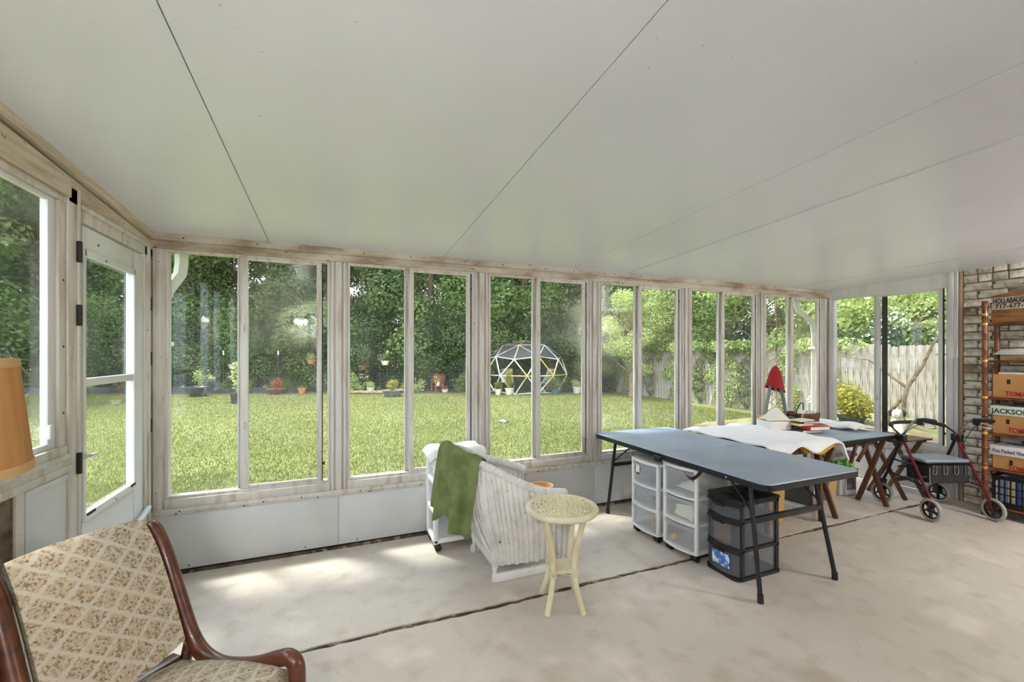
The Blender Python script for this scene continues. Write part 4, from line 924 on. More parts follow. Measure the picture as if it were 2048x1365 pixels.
for k in range(9): mb.tube([(random.uniform(-.01, .01), -.06+.015*k, .005), (random.uniform(-.02, .02), -.05+.012*k, .12)], .005, 5)
small('brush_bundle', 'bundle of pale sticks in the bottom frosted drawer', 'sticks', mb, M['cardp'], (2.41, 2.77, .078))
# black three-drawer unit
bu = thing('drawer_unit', 'black three-drawer plastic unit with smoked drawers', 'drawers', (2.455, 2.155, 0), 0); w_, dp = .27, .36; z = .012
MB().prism(rrect(-.035, dp+.005, -w_/2-.006, w_/2+.006, (.01, .05, .05, .01)), 0, .02).build('base', M['bpl'], bu)
for i, h in enumerate((.19, .19, .115)):
    for y in (-w_/2+.012, w_/2-.012):
        for x in (.02, dp-.014): MB().rbox(x-.018, x+.014, y-.012, y+.012, z, z+h, .004).build('corner_post', M['bpl'], bu)
    MB().prism(bow(w_, .035)+[(dp, w_/2), (dp, -w_/2)], z+h-.016, z+h+.006).build('frame_shelf', M['bpl'], bu)
    dr = MB(); dr.path_wall(bow(w_-.02, .03), .003, z+.01, z+h-.02).box(.03, dp-.03, -w_/2+.008, -w_/2+.011, z+.012, z+h-.02).box(.03, dp-.03, w_/2-.011, w_/2-.008, z+.012, z+h-.02).box(.01, dp-.02, -w_/2+.02, w_/2-.02, z+.008, z+.011)
    dr = dr.build('drawer', M['smoke'], bu)
    MB().path_wall([(x-.006, y) for x, y in bow(w_-.004, .036)], .006, z+h-.03, z+h-.018).build('drawer_lip', M['bpl'], dr); MB().rbox(-.055, -.034, -.035, .055, z+h-.04, z+h-.022, .004).build('handle', M['bpl'], dr)
    z += h
MB().prism(bow(w_+.008, .035)+[(dp+.004, w_/2+.004), (dp+.004, -w_/2-.004)], z+.004, z+.02).build('top', M['bpl'], bu)
for k in range(3): MB().tube([(.05+.1*k, -.08, z+.021), (.1+.09*k, 0, z+.024), (.05+.1*k, .08, z+.021)], .005, 6).build('top_rib', M['bpl'], bu)
small('tan_folder', 'tan card folder standing in the middle smoked drawer', 'folder', MB().rbox(-.002, .002, -.075, .065, 0, .13, .001), mat('tan_folder', S(196, 148, 108), .8), (2.44, 2.165, .222))
lf = thing('leaflet', 'blue and white printed leaflet inside the lowest smoked drawer', 'leaflet', (2.424, 2.155, .06))
MB().rbox(-.002, .0, -.07, .07, 0, .09, .0008).build('sheet', mat('blue_print', S(62, 116, 196), .4, c2=S(226, 236, 246), vs=26, lo=.48, hi=.56), lf)
# ---- white cart with folded towel
ct = thing('drawer_cart', 'white three-tier plastic cart on casters beside the wicker chair', 'cart', (.70, 3.335, 0)); ww_, dd_ = .34, .26
for x in (0, ww_):
    for y in (-dd_/2, dd_/2): MB().rbox(x-.018, x+.018, y-.018, y+.018, .06, .72, .008).build('corner_post', M['wpl'], ct)
for z in (.065, .28, .50, .70): MB().rbox(-.018, ww_+.018, -dd_/2-.018, dd_/2+.018, z, z+.03, .006).build('tier', M['wpl'], ct)
for z in (.10, .315, .535): MB().box(.012, ww_-.012, -dd_/2-.004, -dd_/2, z, z+.165).box(.012, ww_-.012, dd_/2, dd_/2+.004, z, z+.165).box(-.004, 0, -dd_/2+.012, dd_/2-.012, z, z+.165).box(ww_, ww_+.004, -dd_/2+.012, dd_/2-.012, z, z+.165).box(.01, ww_-.01, -dd_/2, dd_/2, z-.004, z).build('drawer', M['clear'], ct)
for x in (.02, ww_-.02):
    for y in (-dd_/2+.02, dd_/2-.02): caster(ct, x, y)
tw = MB().sheet(lambda u, v: Vector((-.045+.44*u, -.155+.31*v, .734+.012*math.sin(u*9)*math.sin(v*7)+.006-(.035*max(0, .08-u)/.08)-(.03*max(0, .1-v)/.1))), 22, 16, -.012).build('towel', mat('white_towel', S(226, 224, 216), .9, bump=.4, bs=120)); tw.location = (.70, 3.335, 0); prop(tw, 'folded white towel laid over the plastic cart', 'towel')
# ---- white wicker armchair
wc = thing('wicker_armchair', 'white painted wicker armchair with a ribbed barrel back', 'chair', (0, 0, 0))
TOP = spline([(1.47, 2.60, .535), (1.30, 2.60, .565), (1.12, 2.61, .64), (.96, 2.63, .73), (.84, 2.67, .79), (.74, 2.78, .83), (.715, 2.92, .84), (.76, 3.04, .82), (.88, 3.13, .77), (1.06, 3.16, .69), (1.24, 3.16, .63), (1.40, 3.15, .57)], 6)
BOT = spline([(1.50, 2.62, .10), (1.34, 2.62, .10), (1.18, 2.625, .10), (1.05, 2.63, .11), (.985, 2.65, .11), (.965, 2.75, .16), (.96, 2.87, .18), (.965, 2.99, .16), (.985, 3.09, .11), (1.08, 3.11, .10), (1.24, 3.11, .10), (1.42, 3.11, .10)], 6)
def poly_at(P, u): i = u*(len(P)-1); k = min(int(i), len(P)-2); return P[k].lerp(P[k+1], i-k)
def shell(u, v):
    a, b = poly_at(BOT, u), poly_at(TOP, u); p = a.lerp(b, v); bulge = .035*math.sin(math.pi*v)
    c = Vector((1.2, 2.87, p.z)); n_ = (p-c); n_.z = 0
    if u < .32 or u > .68: n_ = Vector((0, -1 if u < .5 else 1, 0))
    n_.normalize(); rib = .0075*math.sin(u*2*math.pi*46)
    return p+n_*(bulge+rib+.0015*math.sin(v*150+ (math.pi if int(u*46) % 2 else 0)))
MB().sheet(shell, 276, 40, .012).build('woven_shell', M['wpaint'], wc, ang=80)
rim = [poly_at(TOP, i/90) for i in range(91)]
MB().tube(rim, .027, 12).build('rim', M['wpaint'], wc)
mb = MB()
for s in (0, 1, 2):
    pts = []
    for i in range(361):
        p = poly_at(TOP, i/360); tg = (poly_at(TOP, min(1, i/360+.004))-poly_at(TOP, max(0, i/360-.004))).normalized(); X = tg.cross(Vector((0, 0, 1))).normalized(); Y = X.cross(tg); a = i*.8+s*2.094
        pts.append(p+(X*math.cos(a)+Y*math.sin(a))*.021)
    mb.tube(pts, .0115, 6)
mb.build('rim_braid', M['wpaint'], wc)
def seatw(u, v): return Vector((.93+.52*u, 2.645+.46*v, .36+.05*math.sin(math.pi*u)**.4*math.sin(math.pi*v)**.4))
MB().sheet(seatw, 18, 16, .05).build('seat', M['wpaint'], wc)
MB().beam((.975, 2.635, .115), (.975, 3.10, .115), .03, .06, .006).build('rear_apron', M['wpaint'], wc)
for p in ((.965, 2.64), (.97, 3.10), (1.47, 2.64), (1.42, 3.09)): MB().lathe([(.016, 0), (.02, .04), (.014, .06), (.02, .12), (.018, .36)], 12, (p[0], p[1], 0.0)).build('leg', M['wpaint'], wc)
for y in (2.635, 3.105): MB().rbox(.945, 1.50, y-.014, y+.014, 0, .055, .006).build('runner', M['wpaint'], wc)
MB().tube(spline([(.80, 2.655, .70), (.83, 2.66, .45), (.92, 2.64, .22), (.99, 2.62, .19)], 4), .011, 8).build('brace', M['wpaint'], wc)
MB().tube(spline([(.86, 3.12, .70), (.86, 3.10, .45), (.92, 3.10, .22)], 4), .011, 8).build('brace', M['wpaint'], wc)
# ---- green sweater draped over the barrel back
M['green'] = mat('green_knit', S(122, 134, 88), .95, c2=S(100, 112, 68), vs=9, bump=.5, bs=150, spec=.1)
def sweater(u, v):
    # u along the rim, v over the rim: inside flap 0 .. outside hem 1
    uu = .325+.30*u; p = poly_at(TOP, uu); c = Vector((1.15, 2.87, p.z)); n_ = (p-c); n_.z = 0; n_.normalize()
    tg = Vector((-n_.y, n_.x, 0))
    if v < .2: q_ = p-n_*(.05)+Vector((0, 0, -.14*(1-v/.2)))
    elif v < .34: a = (v-.2)/.14*math.pi; q_ = p+Vector((0, 0, .045*math.sin(a)+.006*math.sin(u*17)))-n_*(.05*math.cos(a))
    else:
        s = (v-.34)/.66; hem = .40+.05*math.sin(u*2.5+.6)-.09*max(0, u-.62)/.38+.006*math.sin(u*31)
        hem += -.07*math.exp(-((u-.42)/.07)**2)+.06*math.exp(-((u-.12)/.09)**2)
        fold = (.030*math.sin(u*24+s*1.6)+.012*math.sin(u*47+2))*s**.6
        q_ = p+n_*(.052+.05*s*math.sin(math.pi*min(1, u*1.1))+fold)+Vector((0, 0, -hem*s))+tg*(.10*s*(u-.45))
    return q_
sw = MB().sheet(sweater, 110, 60, .006).build('sweater', M['green'], ang=80); prop(sw, 'green knitted sweater draped over the wicker chair back', 'sweater')
# ---- orange tub behind the wicker chair
small('orange_tub', 'orange plastic tub on the floor behind the wicker armchair', 'tub', MB().lathe([(.085, 0), (.10, .32), (.106, .325), (.106, .343), (.098, .343), (.08, .02)], 24), mat('orange_plastic', S(216, 172, 126), .4), (1.67, 3.38, 0))
# ---- round rattan side table
st = thing('rattan_side_table', 'round cream rattan side table with bowed legs', 'side table', (1.255, 2.262, 0))
MB().tube([(.2*math.cos(a), .2*math.sin(a), .572) for a in np.linspace(0, 2*math.pi, 49)[:-1]], .019, 12, closed=True).build('rim', M['cream'], st)
M['cane'] = mat('woven_cane', S(226, 218, 186), .6, c2=S(196, 180, 140), vs=60, lo=.45, hi=.7)
mb = MB()
for i in range(14):
    r = .022+.0125*i; mb.tube([(r*math.cos(a), r*math.sin(a), .5775+.0042*math.cos(a*14+math.pi*i)) for a in np.linspace(0, 2*math.pi, 113)[:-1]], .0062, 5, closed=True)
mb.build('woven_top', M['cane'], st, ang=80)
mb = MB()
for k in range(14):
    a = 2*math.pi*k/14; mb.tube([(r*math.cos(a), r*math.sin(a), .5785+.002*math.cos(r/.0125*math.pi)) for r in np.linspace(.0, .185, 24)], .0055, 6)
mb.build('spokes', M['cane'], st)
MB().lathe([(.185, .563), (.185, .572)], 32).build('top_board', M['cream'], st)
for k, a in enumerate((R(-150), R(-68), R(112), R(30))):
    c, s = math.cos(a), math.sin(a)
    MB().tube(spline([(c*.165, s*.165, .565), (c*.14, s*.14, .47), (c*.105, s*.105, .34), (c*.095, s*.095, .23), (c*.115, s*.115, .12), (c*.16, s*.16, 0)], 5), .0165, 12).build('leg', M['cream'], st)
    mb = MB()
    for j in range(4): mb.tube([(c*.096+.019*math.cos(b), s*.096+.019*math.sin(b), .205+.009*j+.004*math.sin(b)) for b in np.linspace(0, 6.283, 15)[:-1]], .0045, 5, closed=True)
    mb.build('leg_binding', M['cream'], st)
MB().prism([(.098*math.cos(R(a)), .098*math.sin(R(a))) for a in (-150, -68, 30, 112)], .214, .232).tube([(.098*math.cos(R(a)), .098*math.sin(R(a)), .208) for a in (-150, -68, 30, 112)], .011, 8, closed=True).build('lower_shelf', M['cream'], st)
# ---- blanket-covered card table
def leg(parent, p0, p1, w, m, name='leg'): return MB().beam(p0, p1, w, w, .003).build(name, m, parent)
t2 = thing('card_table', 'wooden card table under a white blanket beside the folding table', 'table', (3.64, 2.86, 0))
MB().rbox(-.38, .42, -.42, .42, .68, .70, .004).build('tabletop', M['walnut'], t2)
MB().rbox(-.36, .40, -.40, -.38, .63, .68, .003).build('apron', M['walnut'], t2)
for a, b in (((-.33, -.36), (-.33, -.38)), ((.36, -.36), (.36, -.38)), ((-.33, .36), (-.33, .38)), ((.36, .36), (.36, .38)), ((.14, -.13), (.14, -.13))): leg(t2, (a[0], a[1], .68), (b[0], b[1], 0), .032, M['walnut'])
for x in (.25, .30): MB().cyl((x, -.09 if x < .3 else -.34, .68), (x, -.09 if x < .3 else -.36, 0), .012, 10).build('prop_leg', M['chrome'], t2)
def blanket(z0, amp, hx, fr=0):
    def f(u, v):
        x, y = -.44+.99*u, -.52+.98*v; z = z0+amp*math.sin(u*11+fr)*math.sin(v*6+1)+.006*math.sin(u*23+v*17)
        dr = max(0, -.43-y); z -= dr*(.30+.22*math.sin(u*14+fr))*1.6
        drx = max(0, x-.43); z -= drx*.75
        return Vector((x-drx*.35, y+dr*.15, z))
    return f
yl = MB().sheet(lambda u, v: Vector((.0+.44*u, -.475+.42*v, .708+.012*math.sin(u*9)-.55*max(0, .12-v)*(.5+.5*math.sin(u*3.2+.4)))), 26, 14, .006).build('yellow_cloth', mat('mustard_cloth', S(206, 160, 62), .9)); yl.location = (3.64, 2.86, 0); prop(yl, 'mustard yellow cloth peeping out under the white blanket', 'cloth')
bk = MB().sheet(blanket(.735, .006, .4), 70, 50, -.012).build('blanket', mat('white_blanket', S(240, 240, 244), .95, bump=.35, bs=60), ang=80); bk.location = (3.66, 2.86, 0); prop(bk, 'thick white blanket spread over the wooden card table', 'blanket')
# ---- corner table with dark top
t3 = thing('folding_table', 'small dark-topped folding table with brown crossed legs in the corner', 'table', (4.60, 2.86, 0))
MB().prism(rrect(-.44, .46, -.44, .46, (.05,)*4), .67, .705).build('tabletop', M['blackmetal'], t3); MB().prism(rrect(-.43, .45, -.43, .45, (.045,)*4), .7052, .711).build('top_skin', M['tabletop'], t3)
for x in (-.42, .36):
    for s in (1, -1): MB().beam((x+.012*s, -.27+s*.11, .67), (x+.012*s, -.27-s*.12, 0), .022, .045, .003).build('leg', M['walnut'], t3)
    leg(t3, (x, .38, .67), (x, .40, 0), .03, M['walnut'])
leg(t3, (-.42, -.27, .60), (.36, -.27, .60), .02, M['walnut'], 'stretcher'); 
for s in (1, -1): MB().beam((.02+.10*s, -.38, .67), (.02+.05*s, -.3, .45), .02, .03, .002).build('brace', M['walnut'], t3)
# ---- brown tray table at the end window
tt = thing('tray_table', 'small brown wooden tray table against the end window', 'table', (5.50, 2.66, 0), R(-6))
for k in range(4): MB().rbox(-.19, .23, -.20+.105*k, -.10+.105*k, .60, .618, .003).build('top_board', M['walnut'], tt)
for x in (-.13, .16):
    for s in (1, -1): MB().beam((x+.011*s, s*.15, .60), (x+.011*s, -s*.17, 0), .02, .04, .003).build('leg', M['walnut'], tt)
MB().beam((-.15, -.1, .2), (.18, -.1, .2), .02, .04, .003).build('stretcher', M['walnut'], tt)
MB().rbox(-.17, -.15, -.17, .17, .575, .60, .002).build('cleat', M['walnut'], tt); MB().rbox(.17, .19, -.17, .17, .575, .60, .002).build('cleat', M['walnut'], tt)
# ---- things on the corner table (top at .712)
TZ = .712
sh = MB().sheet(lambda u, v: Vector((-.20+.34*u, -.24+.62*v, TZ+.03+.035*math.sin(math.pi*u)**.5*(.6+.4*math.sin(v*8))+.012*math.sin(v*15+u*4))), 20, 26, .028).build('folded_sheet', mat('white_sheet', S(230, 229, 226), .9)); sh.location = (4.98, 2.88, 0); prop(sh, 'rumpled white sheet on the corner table beside the end window', 'sheet')
wb_ = thing('storage_box', 'low white cardboard box under the fabric cap on the corner table', 'box', (4.17, 3.04, TZ+.018), R(-12))
MB().rbox(-.13, .10, -.10, .10, 0, .085, .003).build('box', M['paper'], wb_); MB().rbox(.085, .103, -.1025, .1025, .0, .08, .002).build('end_panel', mat('grey_print', S(150, 152, 148), .6), wb_)
cp = MB().sheet(lambda u, v: Vector((-.13+.26*u, -.09+.18*v, .004+(.05+.11*(1-abs(2*u-1.25))*(.4+.6*v))*math.sin(math.pi*v)**.6*math.sin(math.pi*min(1, u+.04))**.5)), 24, 18, .006).build('fabric_cap', mat('white_fabric', S(226, 222, 212), .9, c2=S(150, 110, 80), vs=14, lo=.66, hi=.7)); cp.location = (4.16, 3.03, TZ+.106); cp.rotation_euler = (0, 0, R(-20)); prop(cp, 'white fabric cap with a small brown motif on the white box', 'cap')
bc = [((70, 66, 72), 'dark grey'), ((224, 222, 214), 'white'), ((226, 214, 120), 'pale yellow'), ((60, 62, 60), 'black'), ((196, 60, 48), 'red'), ((222, 216, 196), 'cream')]
bz = TZ+.001
for k, (h, wd, ln, ci, rz, dx, dy) in enumerate(((.03, .17, .24, 0, -8, 0, .0), (.035, .16, .23, 4, -12, .05, -.055), (.02, .15, .21, 2, -4, -.03, .03), (.018, .14, .2, 3, -10, .02, .0), (.014, .13, .2, 5, -2, -.02, .02))):
    col, nm = bc[ci]
    z_ = bz if k == 0 else bz+.031 if k == 1 else bz+.067+(0 if k == 2 else .021 if k == 3 else .040)
    b = thing('book', '%s covered book %s on the corner table stack' % (nm, ('at the bottom', 'second from the bottom', 'in the middle', 'second from the top', 'at the top')[k]), 'book', (4.36+dx, 2.86+dy, z_), R(rz))
    MB().rbox(-ln/2, ln/2, -wd/2, wd/2, 0, .003, .001).rbox(-ln/2, ln/2, -wd/2, wd/2, h-.003, h, .001).rbox(-ln/2, -ln/2+.003, -wd/2, wd/2, 0, h, .001).build('cover', mat('book_'+nm.replace(' ', '_'), S(*col), .5), b); MB().box(-ln/2+.003, ln/2-.006, -wd/2+.004, wd/2-.004, .003, h-.003).build('pages', M['paper'], b)
bs = thing('wicker_basket', 'brown woven basket full of odds and ends on the corner table', 'basket', (4.74, 3.13, TZ), R(-15))
M['bask'] = mat('brown_weave', S(138, 92, 54), .7, c2=S(92, 56, 30), vs=60, lo=.42, hi=.58, bump=.8, bs=90)
def bsk(u, v):
    a = 2*math.pi*u; c, s = math.cos(a), math.sin(a); sx = (abs(c)**.5)*(1 if c > 0 else -1); sy = (abs(s)**.5)*(1 if s > 0 else -1); k = .85+.15*v; wv = .004*math.sin(u*2*math.pi*28+(math.pi if int(v*10) % 2 else 0))
    return Vector((sx*(.15+wv)*k, sy*(.11+wv)*k, .004+.13*v))
MB().grid(bsk, 112, 20, closed=True).grid(lambda u, v: bsk(u, v)*.94+Vector((0, 0, .008)), 56, 6, closed=True).build('weave', M['bask'], bs); MB().rbox(-.11, .11, -.08, .08, 0, .01, .003).build('bottom', M['bask'], bs)
MB().tube([bsk(k/56, 1) for k in range(56)], .007, 6, closed=True).build('rim', M['bask'], bs)
for nm, lab, dx, dy, rz, c, dims in (('white_box', 'small white carton tipped in the brown basket', -.075, -.02, 20, (222, 220, 214), (.12, .07, .06)), ('grey_pouch', 'grey plastic pouch lying in the brown basket', .085, -.01, -25, (176, 182, 184), (.14, .08, .03)), ('brown_case', 'brown case tucked into the brown basket', -.01, .05, 5, (120, 70, 50), (.13, .05, .05))):
    MBx = MB().rbox(-dims[0]/2, dims[0]/2, -dims[1]/2, dims[1]/2, 0, dims[2], .012 if dims[2] < .04 else .004); o = small(nm, lab, 'container', MBx, mat(nm, S(*c), .5), (4.74+dx, 3.13+dy, TZ+.105), R(rz)); o.rotation_euler = (R(12), R(-14), R(rz))
small('cable', 'black cable looping up out of the brown basket', 'cable', MB().tube(spline([(-.09, 0, .0), (-.05, 0, .1), (.0, .0, .155), (.035, 0, .15), (.04, 0, .08)], 5), .005, 8), M['dark'], (4.66, 3.1, TZ+.09))
small('black_radio', 'small black appliance between the white box and the basket', 'appliance', MB().rbox(-.07, .07, -.05, .05, 0, .11, .008).rbox(-.05, .02, -.054, -.05, .03, .05, .001), M['bpl'], (4.52, 3.10, TZ))
small('orange_bowl', 'small orange bowl behind the white fabric cap', 'bowl', MB().lathe([(.05, 0), (.09, .06), (.1, .11), (.09, .11), (.04, .01)], 20), mat('orange_bowl', S(226, 160, 60), .5), (4.30, 3.22, TZ))
hs = thing('hat_stand', 'grey padded A-shaped stand with crossed cords on the corner table', 'stand', (4.50, 3.27, TZ), R(-25)); hs.scale = (.72, 1, 1)
M['greypad'] = mat('grey_foam', S(128, 132, 136), .7)
for s in (-1, 1): MB().tube(spline([(s*.15, 0, 0), (s*.14, 0, .18), (s*.10, 0, .34), (s*.055, 0, .5), (0.01*s, 0, .58)], 5), .022, 12).build('leg', M['greypad'], hs)
mb = MB()
for k in range(4): mb.cyl((-.13+.02*k, 0, .06+.09*k), (.12-.025*k, 0, .16+.09*k), .004, 6).cyl((.13-.02*k, 0, .06+.09*k), (-.12+.025*k, 0, .16+.09*k), .004, 6)
mb.build('cords', mat('pale_cord', S(196, 186, 160), .7), hs)
def hatf(u, v):
    a = 2*math.pi*u; r = .012+.045*min(1, v*4)**.6+.085*v**1.1+.014*v*math.sin(a*3+.5); z = .22-.26*v-.04*v*math.sin(a+1.2)
    return Vector((r*math.cos(a), r*.75*math.sin(a), z))
ht = MB().grid(hatf, 36, 16, closed=True).build('red_hat', mat('red_felt', S(150, 22, 34), .85), ang=80); ht.scale = (.72, .72, 1.0); ht.location = (4.50, 3.27, TZ+.43); ht.rotation_euler = (0, 0, R(-25)); prop(ht, 'red soft hat hung over the grey A-shaped stand', 'hat')
# ---- things stored on the floor under the tables
def crate(name, lab, cat, loc, dims, col, rz=0, lid=None, rim=True):
    t = thing(name, lab, cat, loc, R(rz)); x, y, z = dims
    V = [(-x/2*.9, -y/2*.9, 0), (x/2*.9, -y/2*.9, 0), (x/2*.9, y/2*.9, 0), (-x/2*.9, y/2*.9, 0), (-x/2, -y/2, z), (x/2, -y/2, z), (x/2, y/2, z), (-x/2, y/2, z)]
    m_ = mat(name+'_mat', S(*col), .5); MB().hexa(V).build('body', m_, t)
    if rim: MB().rbox(-x/2-.012, x/2+.012, -y/2-.012, y/2+.012, z-.012, z+.012, .005).build('lid', mat(name+'_lid', S(*(lid or col)), .45), t)
    return t
crate('storage_tote', 'dark grey lidded storage tote under the blanket table', 'tote', (4.45, 2.95, 0), (.40, .34, .25), (88, 92, 92), 8, (70, 74, 76))
crate('cardboard_box', 'small plain cardboard box beside the pale pail', 'box', (4.80, 2.97, 0), (.17, .22, .19), (206, 166, 116), 5, rim=False)
pl = thing('storage_pail', 'pale grey square pail with a dark picture label under the corner table', 'pail', (5.02, 2.93, 0), R(-12))
MB().rbox(-.11, .11, -.11, .11, 0, .26, .02).build('body', mat('pail_grey', S(198, 202, 206), .4), pl); MB().rbox(-.12, .12, -.12, .12, .255, .285, .008).build('lid', mat('pail_lid', S(176, 184, 178), .4), pl); MB().rbox(-.02, .09, -.1125, -.1105, .06, .22, .0005).build('picture_label', mat('label_dark', S(74, 58, 72), .5, c2=S(130, 110, 120), vs=16), pl)
gb = thing('tissue_box', 'bright green patterned carton on top of the square pail', 'box', (5.02, 2.93, .2865), R(-6)); MB().rbox(-.115, .115, -.08, .08, 0, .10, .003).build('carton', mat('green_pattern', S(58, 160, 84), .5, c2=S(200, 214, 120), vs=14, lo=.55, hi=.62), gb)
pp = MB().sheet(lambda u, v: Vector((-.17+.32*u, -.12+.24*v, .03*u*u+.012*math.sin(v*5)*u+.01)), 14, 10, .03).build('newspapers', mat('newsprint', S(168, 158, 146), .85, c2=S(120, 110, 100), vs=8)); pp.location = (4.94, 2.92, .41); pp.rotation_euler = (0, 0, R(-10)); prop(pp, 'sagging pile of newspapers on the green carton', 'newspapers')
crate('green_carton', 'pale green carton on the floor behind the black drawer unit', 'box', (3.28, 2.80, 0), (.26, .24, .40), (150, 200, 140), 0, rim=False)
crate('wooden_crate', 'yellowish wooden crate behind the black drawer unit', 'crate', (3.58, 2.72, 0), (.26, .24, .38), (190, 150, 84), 4, rim=False)
crate('blue_tote', 'blue plastic tote under the blanket table', 'tote', (3.14, 2.57, 0), (.26, .20, .35), (58, 84, 150), 0, (150, 176, 200))
crate('grey_carton', 'pale grey carton under the blanket table beside the blue tote', 'box', (3.48, 3.12, 0), (.24, .3, .44), (196, 196, 192), 0, rim=False)
crate('white_tub', 'white lidded tub holding craft things under the blanket table', 'tub', (3.80, 3.16, 0), (.34, .3, .36), (216, 220, 224), 0, (206, 214, 222))
bgx = MB().sheet(lambda u, v: Vector((-.18+.36*u, -.14+.28*v, .02+.05*math.sin(math.pi*u)**.5*math.sin(math.pi*v)**.5*(1+.3*math.sin(u*12)))), 18, 12, .02).build('dark_bag', M['dark']); bgx.location = (4.45, 2.95, .268); prop(bgx, 'limp black bag lying on the dark grey tote', 'bag')
# ---- rollator walking frame
rl = thing('walking_frame', 'four-wheeled dark red walking frame with a black seat', 'walker', (5.27, 2.235, 0), R(-21.7))
M['redm'] = mat('burgundy_metal', S(104, 22, 34), .25, .35, coat=.4); M['tyre'] = mat('grey_tyre', S(166, 164, 156), .7); M['bfab'] = mat('black_fabric', S(34, 34, 37), .8, bump=.3, bs=80); M['seatp'] = mat('seat_pad', S(130, 140, 152), .4)
def wheel(x, y, rz=0):
    T = Matrix.Translation((x, y, .10)) @ Matrix.Rotation(rz, 4, 'Z') @ Matrix.Rotation(R(90), 4, 'Y')
    mb = MB(); pts = [T @ Vector((.086*math.cos(a), .086*math.sin(a), 0)) for a in np.linspace(0, 2*math.pi, 33)[:-1]]; mb.tube(pts, .0145, 10, closed=True); w_ = mb.build('wheel', M['tyre'], rl)
    mb = MB(); mb.tube([T @ Vector((.073*math.cos(a), .073*math.sin(a), 0)) for a in np.linspace(0, 2*math.pi, 33)[:-1]], .009, 8, closed=True); mb.lathe([(.022, -.018), (.022, .018)], 14, M=T)
    for k in range(5): a = k*2*math.pi/5; mb.beam(T @ Vector((0, 0, 0)), T @ Vector((.073*math.cos(a), .073*math.sin(a), 0)), .022, .014)
    mb.build('hub', M['bpl'], w_)
for s in (-1, 1):
    wheel(s*.285, -.245); wheel(s*.285, .25, R(18))
    MB().tube([(s*.268, -.245, .10), (s*.266, -.235, .16), (s*.262, .05, .68)], .0125, 10).build('rear_tube', M['redm'], rl)
    MB().tube([(s*.275, .245, .23), (s*.268, .20, .34), (s*.262, .06, .68)], .0125, 10).build('front_tube', M['blackmetal'], rl)
    MB().rbox(s*.272-.02, s*.272+.02, .01, .10, .65, .72, .008).build('joint', M['bpl'], rl)
    MB().tube(spline([(s*.262, .06, .70), (s*.262, -.0, .78), (s*.262, -.06, .86), (s*.262, -.10, .885), (s*.262, -.14, .89)], 4), .0105, 10).build('handle_tube', M['chrome'], rl)
    MB().tube([(s*.262, -.13, .89), (s*.262, -.16, .892), (s*.262, -.25, .895), (s*.262, -.27, .893)], [.014, .018, .016, .012], 10).build('grip', M['bpl'], rl)
    MB().rbox(s*.262-.018, s*.262+.018, -.15, -.105, .835, .90, .008).build('brake_block', M['bpl'], rl)
    MB().tube(spline([(s*.262, -.13, .85), (s*.262, -.18, .825), (s*.262, -.25, .825), (s*.262, -.27, .84), (s*.262, -.24, .855), (s*.262, -.15, .86)], 4), .005, 6).build('brake_lever', M['chrome'], rl)
    MB().tube(spline([(s*.275, -.12, .84), (s*.31, -.02, .74), (s*.30, .03, .58), (s*.28, -.05, .40), (s*.275, -.18, .2)], 5), .003, 6).build('brake_cable', M['dark'], rl)
    MB().rbox(s*.285-.028, s*.285-.018, .23, .28, .09, .22, .004).rbox(s*.285+.018, s*.285+.028, .23, .28, .09, .22, .004).rbox(s*.285-.028, s*.285+.028, .22, .28, .205, .24, .006).build('fork', M['bpl'], rl)
    MB().tube([(s*.262, -.18, .28), (s*.262, .21, .33)], .008, 8).build('side_rail', M['blackmetal'], rl)
    MB().tube([(s*.262, -.09, .45), (s*.262, .16, .46)], .009, 8).build('seat_rail', M['blackmetal'], rl)
MB().rbox(-.21, .21, -.12, .14, .485, .515, .012, 3).build('seat', M['seatp'], rl)
MB().rbox(-.20, .20, -.125, .13, .478, .488, .003).build('seat_board', M['bpl'], rl)
MB().rbox(-.19, .19, -.14, .10, .30, .465, .02, 3).build('pouch', M['bfab'], rl)
MB().tube([(-.19, -.142, .31), (-.19, -.142, .45)], .004, 6).tube([(.19, -.142, .31), (.19, -.142, .45)], .004, 6).tube([(-.192, -.14, .305), (-.192, .1, .305)], .004, 6).build('piping', M['chrome'], rl)
for k in range(4):
    x = -.15+.1*k; mb = MB(); mb.rbox(x-.016, x+.016, -.147, -.138, .40, .475, .004); lo_ = mb.build('strap', M['bfab'], rl)
    MB().tube([(x-.018, -.148, .47), (x-.018, -.15, .41)]+[(x+.018*math.cos(a), -.15, .405+.018*math.sin(a)) for a in np.linspace(math.pi, 2*math.pi, 8)]+[(x+.018, -.148, .47)], .0035, 6).build('strap_edging', M['chrome'], lo_)
for x0, y0, z in ((-.262, .10, .40), (-.262, -.12, .36)): MB().tube([(x0, y0, z), (-x0, y0, z)], .008, 8).build('cross_tube', M['blackmetal'], rl)
MB().tube(spline([(-.262, .05, .70), (-.28, .1, .74), (-.25, .19, .79), (-.12, .27, .80), (.12, .27, .80), (.25, .19, .79), (.28, .1, .74), (.262, .05, .70)], 5), [.008]*9+[.018]*18+[.008]*9, 8).build('backrest', M['bfab'], rl)
